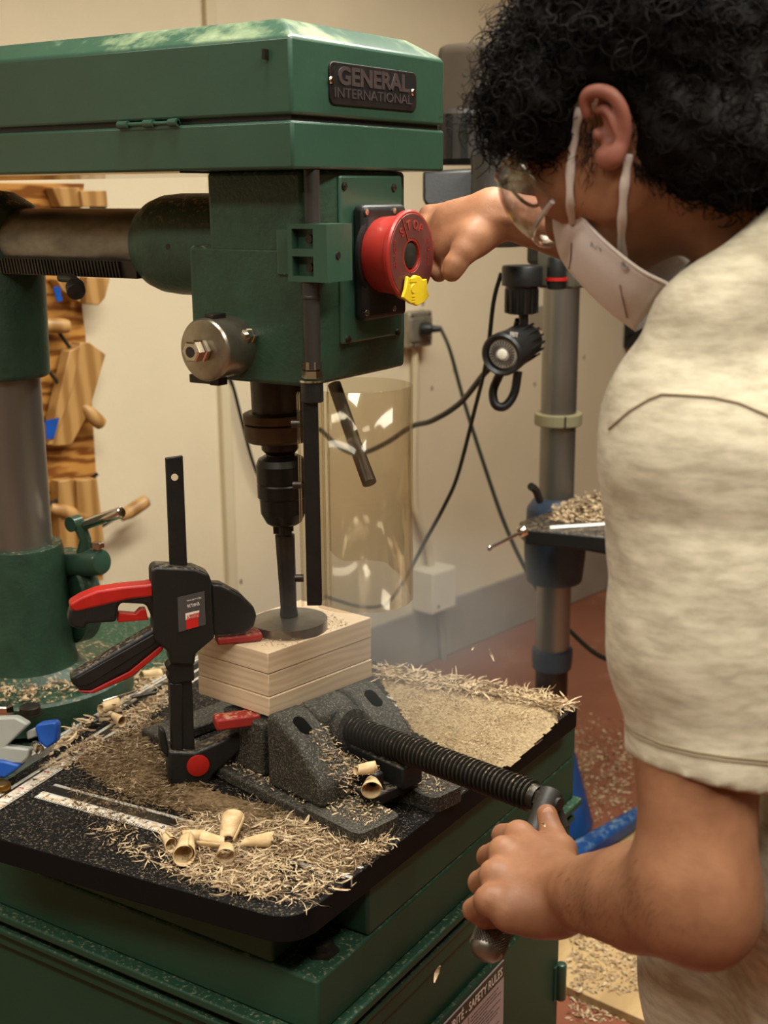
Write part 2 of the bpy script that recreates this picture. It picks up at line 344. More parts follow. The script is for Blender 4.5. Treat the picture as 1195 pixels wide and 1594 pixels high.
A, B = onp(15, 1237, 2, TZ), onp(265, 1077, 2, TZ); dA = unit(B-A)
track((A-dA*.1)[:2], (B+dA*.26)[:2], .024)
A2, B2 = onp(0, 1206, 2, TZ), onp(250, 1058, 2, TZ); A2[0] -= .006; dA2 = unit(B2-A2)
track((A2-dA2*.06)[:2], (A2+dA2*.55)[:2], .012)
t2 = track(onp(75, 1228, 2, TZ)[:2], (-.7105, 1.050), .028); track((-1.20, 1.475), (-.7, 1.490), .026)
# rule tapes: white strips with printed numbers
def rule(p0, p1, w, red):
    p0, p1 = V(*p0), V(*p1); d = unit(p1-p0); n = V(-d[1], d[0], 0); L = np.linalg.norm(p1-p0); c = (p0+p1)/2; ax = (d, n, V(0,0,1))
    o = MB().box(c, (L/2, w/2, .0004), ax).build('rule_tape', M_rule, tab, smooth=0)
    mk = MB(); k = 0; q = 0.0
    while q < L-.002:
        h = w*(.45 if k % 8 == 0 else .28 if k % 4 == 0 else .16)
        mk.box(p0+d*q+n*(-w/2+h/2)+V(0,0,.0006), (.00035, h/2, .0002), ax); q += .0032; k += 1
    mk.build('rule_graduations', M_labk, o, smooth=0, kind='stuff'); q = .012; k = 1
    while q < L-.01 and k < 9:
        text('rule_number', str(k), p0+d*q+n*(w*.02)+V(0,0,.0005), d, n, w*.4, M_inkred if (red and k % 2) else M_labk, o, .0003); q += .0254; k += 1
A3, B3 = onp(0, 1252, 2, TZ+.002), onp(112, 1180, 2, TZ+.002); d3 = unit(B3-A3); rule(A3-d3*.02, B3+d3*.0, .019, True)
A4, B4 = onp(60, 1237, 2, TZ+.001), onp(420, 1338, 2, TZ+.001); rule(A4, B4, .016, False)
# ------------------------------------------------------------------ radial drill press
dp = thing('radial_drill_press', (-1.44, 1.255, .70), 'green radial drill press with a long belt cover and red stop paddle', 'drill press')
CXc, CYc = -1.445, 1.25
MB().cyl((CXc, CYc, .9), (CXc, CYc, 1.30), .0478, n=48).build('column', M_steel, dp)
mb = MB(); mb.lathe((CXc, CYc, .70), (0,0,1), [(0, .155), (.042, .155), (.046, .151), (.048, .09), (.06, .074), (.09, .068), (.235, .063), (.245, .061), (.246, .052), (.246, .0485)], 64)
mb.build('column_base', M_greenc, dp)
mb = MB(); bp = onp(47, 1108, 2, .75); mb.lathe((bp[0], bp[1], .747), (0,0,1), [(0, .017), (.002, .017), (.002, .0145), (.011, .0145), (.0125, .012)], 28); mb.build('bolt', M_dsteel, dp)
mb = MB(); bp = onp(8, 1108, 2, .75); mb.lathe((bp[0], bp[1], .747), (0,0,1), [(0, .012), (.012, .012), (.014, .010)], 6); mb.build('bolt', M_chrome, dp)
# crank on the column base (behind)
cy = 1.31
def py(u, v, y=cy): return onp(u, v, 1, y)
mb = MB(); mb.rcyl(py(90, 880), py(160, 874), .020, .006); mb.build('gear_housing', M_green, dp)
c0 = py(95, 930); mb = MB(); mb.lathe(c0+V(0, .0, 0), unit((.25, .97, 0)), [(0, .07), (.004, .074), (.028, .074), (.032, .07)], 48); mb.build('gear_cover', M_greenc, dp)
q = py(152, 858); mb = MB(); mb.lathe(q, (0, 0, 1), [(0, .005), (.006, .005), (.006, .0105), (.013, .0105), (.014, .009)], 6); mb.build('hex_bolt', M_chrome, dp)
mb = MB(); mb.tube([py(128, 868), py(133, 840), py(124, 818)], [.011, .009, .010], 12); mb.cyl(py(118, 814)+V(0,-.012,0), py(118, 814)+V(0,.006,0), .0115); mb.build('crank_arm', M_green, dp)
mb = MB(); mb.rcyl(py(133, 816), py(190, 797), .0085, .003, 24); mb.build('crank_grip', M_chrome, dp)
# turret on the column and ram
mb = MB(); mb.lathe((CXc, CYc, 1.196), (0,0,1), [(0, .058), (.004, .062), (.20, .066), (.24, .058), (.258, .03), (.262, .005)], 48)
mb.lathe((-1.62, 1.255, 1.388), (1,0,0), [(0, .06), (.006, .066), (.17, .066), (.19, .062), (.205, .058), (.206, .048)], 48); mb.lathe((-1.60, 1.255, 1.42), (1,0,0), [(0, .03), (.17, .034), (.19, .03), (.205, .015)], 24)
mb.build('turret', M_greenc, dp, bevel=.006)
MB().cyl((-1.60, 1.255, 1.388), (-1.0, 1.255, 1.388), .0445, n=56).build('ram', M_steelx, dp)
mb = MB(); rx0 = -1.425; rzc = 1.357; ryc = 1.2185
mb.box((-1.29, ryc, rzc), (.145, .006, .011))
for i in range(44):
    x = rx0+i*.0058; mb.prism([V(x, ryc-.010, rzc+.010), V(x+.0026, ryc-.010, rzc+.010), V(x+.0066, ryc-.010, rzc-.010), V(x+.004, ryc-.010, rzc-.010)], (0, .006, 0))
mb.build('rack_gear', M_dsteel, dp)
mb = MB(); mb.tube(spline([onp(95, 432, 1, 1.19), onp(112, 434, 1, 1.18), onp(124, 446, 1, 1.17)], 5), .006, 12); e = onp(122, 447, 1, 1.17); mb.rcyl(e+V(-.006, 0, .002), e+V(.006, -.01, -.006), .012, .003); mb.build('lock_knob', M_blk, dp)
mb = MB(); mb.lathe((-1.15, 1.255, 1.388), (1,0,0), [(0, .046), (.0, .050), (.01, .056), (.026, .061), (.05, .063), (.25, .063)], 56); mb.build('ram_socket', M_greenc, dp)
s = onp(263, 384, 1, 1.194); MB().cyl(s+V(0,.01,0), s-V(0,.002,0), .0042, n=6).build('set_screw', M_blk, dp)
# head casting
def headplan(x0, ins=0.0): return [V(x0, 1.15, 0), V(-.838, 1.15, 0), V(-.82-ins, 1.19, 0), V(-.82-ins, 1.322, 0), V(-.838, 1.362, 0), V(x0, 1.362, 0)]
def loft(mb, polys):
    n = len(polys[0]); vs = [p for P in polys for p in P]; fs = [tuple(range(n))[::-1], tuple((len(polys)-1)*n+i for i in range(n))]
    for k in range(len(polys)-1): fs += [(k*n+i, k*n+(i+1) % n, (k+1)*n+(i+1) % n, (k+1)*n+i) for i in range(n)]
    mb.add(vs, fs)
mb = MB(); loft(mb, [[p+V(0, 0, z) for p in headplan(x, i)] for z, x, i in ((1.238, -1.000, .016), (1.285, -1.003, .0), (1.392, -1.003, 0))])
loft(mb, [[p+V(0, 0, z) for p in headplan(-.971)] for z in (1.385, 1.474)])
mb.build('head_casting', M_greenc, dp, bevel=.005, seg=3)
# switch plate, box, paddle
sp = MB().bx(-.822, -.8155, 1.191, 1.321, 1.283, 1.469).build('switch_plate', M_green, dp, bevel=.003)
def yzs(u, v, x): p = onp(u, v, 0, x); return p
for (u, v) in ((535, 290), (612, 292), (541, 528), (618, 518)):
    p = yzs(u, v, -.8155); m_ = MB(); m_.lathe(p, (1,0,0), [(0, .0046), (.002, .0042), (.003, .002)], 16); m_.box(p+V(.0031, 0, 0), (.0004, .003, .0006)); m_.build('screw', M_dsteel, sp)
sb = MB().bx(-.8155, -.797, 1.213, 1.302, 1.308, 1.437).build('switch_box', M_blk, dp, bevel=.007, seg=3)
for (u, v) in ((570, 330), (613, 328), (571, 487), (613, 480)):
    p = yzs(u, v, -.797); m_ = MB(); m_.lathe(p, (1,0,0), [(0, .0036), (.0012, .0034), (.0014, .001)], 14); m_.build('screw', M_chrome, sb)
dc = V(-.757, 1.246, 1.381)
pd = MB().lathe(dc-V(.043, 0, 0), (1,0,0), [(0, .040), (.006, .0425), (.032, .0445), (.0365, .050), (.041, .0505), (.043, .0485), (.043, .0165), (.036, .0145), (.02, .0145)], 64, cap=False).build('stop_paddle', M_stop, dp, label='faded red round stop paddle')
MB().lathe(dc-V(.0455, 0, 0), (1,0,0), [(0, .047), (.004, .047), (.004, .040)], 48).build('paddle_collar', M_blk, pd)
mb = MB(); mb.lathe(dc-V(.0002, 0, 0), (1,0,0), [(0, .0465), (.0007, .046), (.0007, .019), (0, .0185)], 64, cap=False); mb.build('paddle_face', M_stopf, pd, label='worn brownish-red paddle face')
MB().rcyl(dc-V(.03, 0, 0), dc-V(.001, 0, 0), .0145, .002).build('start_button', M_cable, pd)
mb = MB()
for ang in (118, ): 
    a_ = math.radians(ang); d_ = V(0, -abs(math.cos(a_)), math.sin(a_)); nn_ = np.cross(V(1,0,0), d_); mb.box(dc+d_*.033+V(.0008, 0, 0), (.0005, .0006, .014), (V(1,0,0), nn_, d_))
mb.build('paddle_groove', M_stop, pd)
for i, ch in enumerate('STOP'):
    a_ = math.radians(38-i*24); d_ = V(0, -math.sin(a_)+.0, math.cos(a_)); X_ = V(0, math.cos(a_), math.sin(a_)); text('stop_lettering', ch, dc+d_*.029-X_*.0045+V(.0006, 0, 0), X_, d_, .0105, M_stop, pd, .0006, bold=.02)
for s_, ch in ((-1, 'PUSH'), (1, 'PULL')):
    for i, c_ in enumerate(ch): text('side_lettering', c_, dc+V(.0006, s_*.036-(.003), .012-i*.008), V(0,1,0), V(0,0,1), .0055, M_stop, pd, .0005)
ky = [(630, 430), (636, 434), (642, 428), (649, 430), (654, 435), (660, 434), (661, 452), (664, 460), (655, 471), (645, 476), (634, 472), (623, 463), (627, 450)]
kx = -.7545; key = MB().prism([onp(u, v, 0, kx) for u, v in ky], (.004, 0, 0)).build('safety_key', M_yel, dp, bevel=.001, label='yellow plastic safety key in the paddle')
kc = onp(643, 455, 0, kx+.004); mb = MB(); mb.lathe(kc+V(0, 0, .004), (1,0,0), [(0, .006), (.0012, .005), (.0012, .0)], 20)
for i in range(3): mb.box(kc+V(.0004, 0, -.0045-i*.0032), (.0006, .0035, .0006))
mb.box(kc+V(.0004, 0, .0135), (.0005, .0075, .0022)); mb.build('key_relief', M_yel, key)
# belt cover
by0, by1, bxr, bxl = 1.098, 1.410, -.81, -1.78
MB().bx(bxl, bxr, by0, by1, 1.4745, 1.523).build('belt_tray', M_green, dp, bevel=.003)
MB().bx(bxl+.02, -.97, by0+.006, by1-.006, 1.4725, 1.4745).build('tray_underside', M_shiny, dp, label='shiny bare metal underside of the belt tray')
mb = MB(); loft(mb, [[V(x, y, z) for x, y in ((bxl, by0+i), (bxr-i, by0+i), (bxr-i, by1-i), (bxl, by1-i))] for z, i in ((1.5285, 0), (1.605, 0), (1.627, .034))])
lid = mb.build('belt_lid', M_greend, dp, bevel=.0035, seg=3)
MB().bx(bxl, bxr-.006, by0+.006, by1-.006, 1.522, 1.53).build('lid_gap_shade', M_blk, dp)  # black strip added in the lid gap to give its shade
h1, h2 = onp(188, 204, 1, by0), onp(280, 202, 1, by0); hx0, hx1 = h1[0], h2[0]; hz = 1.5255
hg = MB(); hg.bx(hx0, hx1, by0-.0015, by0, hz-.006, hz-.001); hg.cyl((hx0, by0-.0022, hz), (hx1, by0-.0022, hz), .0022, n=10); hg.build('lid_hinge', M_green, dp)
for t0, t1 in ((0, .17), (.44, .60), (.86, 1.0)): MB().cyl((hx0+(hx1-hx0)*t0, by0-.003, hz), (hx0+(hx1-hx0)*t1, by0-.003, hz), .0042, n=12).build('hinge_knuckle', M_green, bpy.data.objects['lid_hinge'])
s = onp(416, 85, 1, by0); MB().box(s-V(0, .003, 0), (.0018, .004, .005)).build('lid_stop', M_dsteel, dp)
pp = [onp(u, v, 0, bxr) for u, v in ((510, 97), (648, 118), (645, 172), (508, 157))]
pc = sum(pp)/4; pw, ph = .177, .043
def rrect(c, X, Y, w, h, r, n=5):
    out = []
    for sx, sy, a0 in ((1, 1, 0), (-1, 1, 90), (-1, -1, 180), (1, -1, 270)):
        for k in range(n+1):
            a = math.radians(a0+90*k/n); out.append(c+X*(sx*(w/2-r)+r*math.cos(a))+Y*(sy*(h/2-r)+r*math.sin(a)))
    return out
YX, ZX = V(0,1,0), V(0,0,1)
pl = MB().prism(rrect(pc, YX, ZX, pw, ph, .008), (.0025, 0, 0)).build('name_plate', M_plate, dp, bevel=.0005)
MB().prism(rrect(pc+V(.0024, 0, .002), YX, ZX, pw-.012, ph-.013, .005), (.0004, 0, 0)).build('plate_field', M_plateb, pl)
text('general_lettering', 'GENERAL', pc+V(.0028, -.074, -.0015), YX, ZX, .0195, M_platel, pl, .0009, w=.145, bold=.035)
text('international_lettering', 'INTERNATIONAL', pc+V(.0028, -.081, -.0145), YX, ZX, .0105, M_platel, pl, .0006, w=.158, bold=.004)
for (u, v) in ((516, 125), (643, 144)):
    p = onp(u, v, 0, bxr+.003); m_ = MB(); m_.lathe(p, (1,0,0), [(0, .0042), (.0015, .0035), (.002, .0015)], 14); m_.build('rivet', M_chrome, pl)
# guard bracket, rod, shield
gb = MB(); gy = 1.15
gb.bx(-.872, -.835, gy-.004, gy, 1.362, 1.412); br = gb.build('guard_bracket', M_green, dp, bevel=.002)
mb = MB(); bx0, bx1, bz0, bz1 = -.842, -.790, 1.357, 1.418; yb, yfz = 1.175, 1.127
mb.bx(bx0, bx1, yfz+.012, yb, bz0, bz1)
for (xa, xb, za, zb) in ((bx0, bx0+.006, bz0, bz1), (bx1-.018, bx1, bz0, bz1), (bx0+.006, bx1-.018, bz0, bz0+.006), (bx0+.006, bx1-.018, bz1-.005, bz1), (bx0+.006, bx1-.018, 1.384, 1.392)): mb.bx(xa, xb, yfz, yfz+.012, za, zb)
mb.build('bracket_block', M_green, br)
for zz in (1.372, 1.402):
    m_ = MB(); m_.cyl((-.818, yfz+.011, zz), (-.818, yfz+.006, zz), .0045, n=14); m_.build('bracket_screw', M_dsteel, br)
MB().cyl((-.7905, 1.147, 1.385), (-.7885, 1.147, 1.385), .004, n=12).build('set_screw', M_blk, br)
rx, ry = -.820, 1.138
mb = MB(); mb.lathe((rx, ry, 1.262), (0,0,1), [(0, .0095), (.076, .0095), (.077, .0105), (.079, .0105), (.080, .0095), (.098, .0095)], 24); MB().cyl((rx, ry+.006, 1.418), (rx, ry+.006, 1.474), .0085, n=24).build('guard_rod', M_char, dp); mb.build('guard_rod', M_char, dp)
mb = MB(); mb.lathe((rx-.001, ry, 1.252), (0,0,1), [(0, .0115), (.008, .0115), (.0085, .009), (.0095, .011), (.018, .011), (.019, .008)], 6); mb.lathe((rx-.001, ry, 1.2475), (0,0,1), [(0, .014), (.0025, .014)], 28); mb.build('hex_nut', M_chrome, dp)
mb = MB(); mb.cyl((rx-.001, ry, 1.225), (rx-.001, ry, 1.2475), .0125, n=20); mb.box((rx-.004, ry, 1.11), (.0085, .0085, .121), (unit((.83, .55, 0)), unit((-.55, .83, 0)), V(0,0,1))); mb.build('guard_bar', M_blk, dp, bevel=.001)
uR, uF = unit((.832, .555, 0)), unit((-.555, .832, 0))
gch = MB()
bc = V(rx-.004, ry, 1.112)
for a_, b_, wa, wb in ((-.0135, 0, .0012, .012), (.0135, 0, .0012, .012), (0, .0108, .0147, .0012), (.019, 0, .0012, .010)): gch.box(bc+uR*a_+uF*b_, (wa, wb, .1225), (uR, uF, V(0,0,1)))
for zz in (1.04, 1.10, 1.18): pass
gc_ = gch.build('guard_channel', M_shield, dp)
for zz in (1.20, 1.13, 1.02):
    m_ = MB(); m_.cyl(bc+uR*-.022+V(0,0,zz-1.112), bc+uR*-.012+V(0,0,zz-1.112), .0045, n=12); m_.build('guard_screw', M_dsteel, gc_)
GC = V(-.802, 1.202, 0); gr = .062
vs, fs = [], []
nA = 60
for i in range(nA+1):
    a_ = math.radians(-143+(127+143)*i/nA); rr_ = gr
    p = GC+uR*rr_*math.cos(a_)+uF*rr_*math.sin(a_); zb = .983
    k = max(0, (i-(nA-5))/5); zb2 = zb+.012*k*k
    if a_ > math.radians(60): zb2 = zb+.028+.016*k*k
    elif a_ > math.radians(15): zb2 = zb+.028*(a_-math.radians(15))/math.radians(45)
    zt = 1.237
    vs += [p+V(0,0,zb2), p+V(0,0,zt)]
for i in range(nA): fs.append((2*i, 2*i+2, 2*i+3, 2*i+1))
sh = MB().add(vs, fs).build('chip_shield', M_shield, dp, smooth=60, label='clear curved plastic chip shield')
so = sh.modifiers.new('thick', 'SOLIDIFY'); so.thickness = .0022
mb = MB(); mb.tube([onp(520, 598, 1, 1.29), onp(552, 690, 1, 1.27), onp(575, 752, 1, 1.25)], [.0085, .0085, .009], 16); mb.build('feed_lever', M_dsteel, dp, label='dark rod-shaped feed lever hanging behind the shield')
# return spring housing with nut
sc_ = onp(316, 545, 1, 1.098); mb = MB(); mb.lathe(sc_, (.0,1,0), [(0, .030), (.001, .0335), (.003, .035), (.004, .0355), (.007, .0355), (.008, .0345), (.052, .0345)], 48); shs = mb.build('spring_housing', M_alu if False else M_chrome, dp); 
shs.data.materials[0] = mat('scuffed_nickel', (150, 140, 122), .3, .9, var=.25, vs=30)
mb = MB(); n0 = sc_; 
for t0_, t1_, r_ in ((-.022, -.010, .0125), (-.009, -.001, .0135)): mb.lathe(n0+V(0, t0_, 0), (0,1,0), [(0, r_*.86), (.0015, r_), (t1_-t0_-.001, r_), (t1_-t0_, r_*.9)], 6)
mb.build('spring_nut', M_chrome, dp); MB().cyl(n0+V(0, -.0225, 0), n0+V(0, -.021, 0), .0062, n=20).build('spindle_end', M_dsteel, dp)
q = onp(380, 524, 1, 1.135); mb = MB(); mb.lathe(q+V(0,0,0), (0,1,0), [(0, .0085), (.008, .0085), (.008, .0095), (.015, .0095)], 6); mb.cyl(q-V(0, .004, 0), q, .005, n=14); mb.build('stop_nut', M_chrome, dp)
q = onp(340, 591, 1, 1.125); mb = MB(); mb.box(q, (.007, .008, .006)); q2 = onp(335, 492, 1, 1.12); mb.box(q2, (.006, .012, .003)); q3 = onp(318, 590, 1, 1.145); mb.box(q3, (.02, .004, .005)); mb.build('housing_lug', M_dsteel, dp, bevel=.001)
# quill, chuck (axis leans very slightly as in the photograph)
ax0, ax1 = V(-.960, 1.255, 1.24), V(-.952, 1.258, .905); adir = unit(ax1-ax0)
def az(z): return ax0+adir*((1.24-z)/abs(adir[2]))
def alathe(name, prof, m, parent, n=40):
    prof = sorted(prof, key=lambda t: -t[0]); return MB().lathe(az(prof[0][0]), adir, [((prof[0][0]-z), r) for z, r in prof], n).build(name, m, parent, smooth=20)
alathe('quill', [(1.25, .033), (1.18, .033)], M_dsteel, dp)
alathe('quill_collar', [(1.186, .040), (1.184, .0445), (1.174, .0445), (1.172, .042), (1.171, .0445), (1.152, .0435), (1.149, .040)], M_brown, dp)
alathe('spindle_nose', [(1.15, .0235), (1.138, .0235), (1.132, .018), (1.12, .018)], M_dsteel, dp)
ck = alathe('chuck', [(1.130, .021), (1.126, .0285), (1.118, .0318), (1.096, .0318), (1.095, .0305), (1.093, .0318), (1.077, .0318), (1.075, .0295), (1.056, .0290), (1.043, .0225), (1.040, .018)], M_chuck, dp)
mb = MB()
for i in range(3):
    a_ = 2*math.pi*i/3; X_, Y_, _ = basis(adir); d_ = X_*math.cos(a_)+Y_*math.sin(a_); mb.box(az(1.037)+d_*.009, (.005, .004, .009), (d_, np.cross(adir, d_), adir))
mb.build('chuck_jaw', M_chuck, ck)
bit = thing('forstner_bit', az(.905), 'large round steel drill bit cutting the top of the clamped wood block', 'drill bit')
alathe('shank', [(1.05, .0085), (1.027, .0085), (1.026, .0125), (1.02, .0125), (.93, .0105), (.918, .012)], M_dsteel, bit, 28)
alathe('cutting_disc', [(.917, .018), (.914, .034), (.913, .043), (.912, .0495), (.896, .0495), (.894, .046), (.8945, .044)], mat('burnished_steel', (120, 112, 100), .3, .9, var=.3, vs=30), bit, 64)
# ------------------------------------------------------------------ wood block of three boards
blk = thing('wood_block', (-.97, 1.26, .815), 'pale spruce block of three glued boards held in the vise', 'wood block')
bC = V(-.918, 1.167, 0); bd1 = unit((-.993, .10, 0)); bd2 = unit((.185, .983, 0)); Lf, Lr = .127, .185
zs = [.8155, .8415, .872, .9005]
for i in range(3):
    ins = (0, .0012, .0003)[i]; z0, z1 = zs[i]+.0004, zs[i+1]-.0004
    pts = [bC+bd1*ins+bd2*ins, bC+bd1*Lf+bd2*ins, bC+bd1*Lf+bd2*Lr, bC+bd1*ins+bd2*Lr]
    MB().prism([p+V(0, 0, z0) for p in pts], (0, 0, z1-z0)).build('board', (M_pine, M_pine2, M_pine)[i], blk, bevel=.0012)
# ------------------------------------------------------------------ vise
e1, e2, e3 = unit((.97, -.225, 0)), unit((.225, .97, 0)), V(0, 0, 1)
vO = V(-.905, 1.142, TZ)                                     # near back corner of the fixed jaw, on the table
def vp(a, b, z): return vO+e1*a+e2*b+V(0, 0, z)
vs_ = thing('drill_press_vise', vp(.05, .085, 0), 'dusty cast iron drill press vise with a long threaded screw', 'vise')
W_ = .168
base = MB(); base.prism([vp(-.26, -.012, .0005), vp(.10, -.012, .0005), vp(.10, .022, .0005), vp(-.26, .022, .0005)], (0,0,.016))
base.prism([vp(-.26, W_-.025, .0005), vp(.10, W_-.025, .0005), vp(.10, W_+.005, .0005), vp(-.26, W_+.005, .0005)], (0,0,.016))
base.prism([vp(-.26, .02, .0005), vp(-.21, .02, .0005), vp(-.21, W_, .0005), vp(-.26, W_, .0005)], (0,0,.016))
base.build('base_rails', M_iron, vs_, bevel=.003)
def rp(pts, r, n=5): return round_poly([V(*p) for p in pts], [r]*len(pts), n)
lug = MB(); lug.prism(rp([vp(.075, -.012, .0005), vp(.178, -.012, .0005), vp(.178, .058, .0005), vp(.135, .058, .0005), vp(.115, .072, .0005), vp(.115, .098, .0005), vp(.135, .112, .0005), vp(.178, .112, .0005), vp(.178, W_, .0005), vp(.075, W_, .0005)], .014), (0,0,.02))
lug.build('mounting_lug', M_iron, vs_, bevel=.005, seg=3)
# fixed jaw: wedge profile, with side cheeks and a central boss
jaw = MB()
prof = [(0, .017), (0, .112), (.022, .112), (.060, .092), (.088, .062), (.100, .048), (.102, .02)]
def jprof(b0, b1, pr): jaw.prism([vp(a, b0, z) for a, z in pr], e2*(b1-b0))
jprof(0, .052, prof); jprof(W_-.052, W_, prof)
jprof(.052, W_-.052, [(0, .017), (0, .112), (.022, .112), (.040, .103), (.043, .017)])
jaw.build('fixed_jaw', M_iron, vs_, bevel=.006, seg=3)
bs_ = MB(); sz = .076; sb_ = .098
bs_.lathe(vp(.02, sb_, sz), e1, [(0, .030), (.026, .030), (.030, .027), (.0305, .0185)], 32); bs_.build('screw_boss', M_iron, vs_)
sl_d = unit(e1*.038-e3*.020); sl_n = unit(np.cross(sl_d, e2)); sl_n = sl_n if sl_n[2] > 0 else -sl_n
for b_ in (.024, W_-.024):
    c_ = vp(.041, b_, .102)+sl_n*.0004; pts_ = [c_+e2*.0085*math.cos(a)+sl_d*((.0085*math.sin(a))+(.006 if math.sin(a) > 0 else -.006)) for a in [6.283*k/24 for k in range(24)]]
    MB().prism(pts_, sl_n*.0008).build('slot', M_void, vs_)  # flat patch coloured as a shaded recess, no hole is cut
gd = MB(); gd.prism([vp(.04, .06, .03), vp(.13, .06, .03), vp(.13, .076, .03), vp(.04, .076, .03)], (0,0,.024)); gd.prism([vp(.04, .088, .03), vp(.15, .088, .03), vp(.15, .122, .03), vp(.04, .122, .03)], (0,0,.030)); gd.box(vp(.09, .09, .025), (.05, .04, .008), (e1, e2, e3)); gd.build('guide_block', M_blkd, vs_, bevel=.003)
mv = MB(); mv.prism([vp(-.10, .01, .017), vp(-.02, .01, .017), vp(-.02, W_-.01, .017), vp(-.10, W_-.01, .017)], (0,0,.072)); mv.build('movable_jaw', M_iron, vs_, bevel=.004)
s0, s1 = vp(.03, sb_, sz), None
s1 = at(838, 1243, 1.405); sd = unit(s1-s0); SL = np.linalg.norm(s1-s0)
pr = [(0, .0150)]; t = .004
while t < SL-.008: pr += [(t, .0148), (t+.0014, .0180), (t+.0032, .0180), (t+.0046, .0148)]; t += .0062
pr += [(SL-.004, .0148), (SL, .0135)]
MB().lathe(s0, sd, pr, 28).build('lead_screw', M_screw, vs_, smooth=60)
sn = MB(); sn.lathe(s1-sd*.004, sd, [(0, .0125), (.012, .0125), (.013, .011)], 6); sn.build('screw_nut', M_dsteel, vs_)
hu = at(853, 1246, 1.40); hb = at(757, 1478, 1.295); hd = unit(hb-hu); HL = np.linalg.norm(hb-hu)
cr = MB(); cr.lathe(hu-hd*.012, hd, [(0, .010), (.003, .014), (.02, .0145), (.03, .0125), (.06, .0115), (.09, .0115)], 28); pn = np.cross(sd, hd); cr.cyl(hu-sd*.012, hu+sd*.016, .0075, n=16); cr.tube([at(868, 1262, 1.40), at(880, 1288, 1.395)], [.006, .005], 10); cr.build('crank', M_char, vs_)
# knurled handle
kh = MB(); pr = [(HL*.40, .0115), (HL*.42, .0165)]; pr += [(HL*.99, .0178), (HL*1.02, .0165), (HL*1.045, .0125), (HL*1.06, .006), (HL*1.063, .001)]
kh.lathe(hu, hd, pr, 32); han = kh.build('handle', M_knurl, vs_)
kn = MB(); X_, Y_, D_ = basis(hd); nk = 34
for row in range(26):
    for i in range(nk):
        if (row*.5) % 1 and 0: pass
        a_ = 2*math.pi*(i+.5*(row % 2))/nk; t_ = HL*.73+row*HL*.0105; r_ = .0179
        d_ = X_*math.cos(a_)+Y_*math.sin(a_); c_ = hu+hd*t_; tn = -X_*math.sin(a_)+Y_*math.cos(a_); w_ = .00125; h_ = HL*.0085
        p = [c_+d_*r_+hd*h_, c_+d_*r_+tn*w_, c_+d_*r_-hd*h_, c_+d_*r_-tn*w_, c_+d_*(r_+.0014)]; kn.add(p, [(4, 0, 1), (4, 1, 2), (4, 2, 3), (4, 3, 0)])
kn.build('knurling', M_knurl, han, smooth=0, kind='stuff')
# ------------------------------------------------------------------ trigger clamp
ca = unit((.64, .77, 0)); cn = unit((.77, -.64, 0)); cB = V(-1.022, 1.122, .9)
def cp(u, v, off=0.0): return onplane(u, v, cB+cn*off, cn)
clp = thing('trigger_clamp', cp(292, 1228), 'black and red one-handed trigger clamp gripping the wood block', 'clamp')
def cprism(pts, t, name, m, parent, bevel=.002, off=0.0, **kw):
    poly = [cp(u, v)+cn*(off-t/2) for u, v in pts]; return MB().prism(poly, cn*t).build(name, m, parent, bevel=bevel, **kw)
bar = [(257, 713), (284, 709), (303, 1175), (276, 1178)]
b0 = cprism(bar, .0065, 'bar', M_blk, clp, .0008)
hc = cp(271, 742); MB().cyl(hc-cn*.0042, hc+cn*.0042, .0042, n=20).build('bar_hole', M_wpaint, b0)
cprism([(233, 884), (239, 877), (300, 880), (322, 889), (326, 900), (329, 962), (331, 988), (302, 1012), (300, 1030), (262, 1028), (260, 1010), (236, 990), (236, 965)], .030, 'body', M_blkd, clp, .004, seg=3)
cprism([(262, 1028), (300, 1028), (301, 1056), (268, 1062), (258, 1052), (262, 1044), (256, 1036)], .018, 'release_ratchet', M_blkd, clp, .002)
cprism([(262, 1060), (282, 1060), (284, 1168), (266, 1168)], .016, 'bar_guide', M_blkd, clp, .002)
cprism([(326, 905), (342, 906), (372, 922), (393, 943), (397, 955), (393, 972), (380, 982), (328, 986)], .022, 'upper_jaw', M_blkd, clp, .004, seg=3)
for u_, v_, z_, nm in ((371, 991, .9062, 'upper_pad'), (369, 1120, .8070, 'lower_pad')):
    MB().box(onp(u_, v_, 2, z_), (.029, .012, .0052 if z_ > .85 else .0078), (ca, cn, V(0,0,1))).build(nm, M_redd, clp, bevel=.003)
cprism([(107, 936), (125, 925), (150, 915), (190, 909), (225, 906), (240, 903), (252, 905), (254, 925), (238, 926), (200, 930), (150, 942), (116, 950), (108, 945)], .022, 'handle_grip', M_red, clp, .005, seg=3, label='red top grip of the handle')
cprism([(108, 943), (150, 936), (200, 924), (250, 918), (252, 960), (238, 965), (226, 938), (190, 936), (184, 938), (180, 965), (135, 968), (130, 977), (110, 973), (104, 962)], .020, 'handle', M_blkd, clp, .004, seg=3)
cprism([(184, 952), (210, 954), (218, 946), (226, 946), (230, 963), (182, 967)], .012, 'release_trigger', M_red, clp, .001)
cprism([(108, 1050), (125, 1040), (240, 972), (258, 968), (262, 990), (250, 1000), (200, 1040), (140, 1070), (122, 1070), (110, 1060)], .022, 'squeeze_lever', M_blkd, clp, .005, seg=3)
cprism([(120, 1071), (140, 1071), (200, 1041), (254, 997), (252, 1010), (205, 1050), (145, 1076), (128, 1076)], .018, 'lever_insert', M_red, clp, .002, label='red insert along the squeeze lever')
cprism([(116, 1051), (245, 978), (250, 984), (235, 1000), (135, 1062), (120, 1062)], .003, 'lever_recess', M_blk, clp, .001, off=.0105)
cprism([(260, 1163), (300, 1165), (340, 1148), (385, 1126), (402, 1122), (402, 1136), (375, 1160), (330, 1200), (320, 1222), (300, 1228), (264, 1226), (260, 1200)], .026, 'lower_jaw', M_blkd, clp, .004, seg=3)
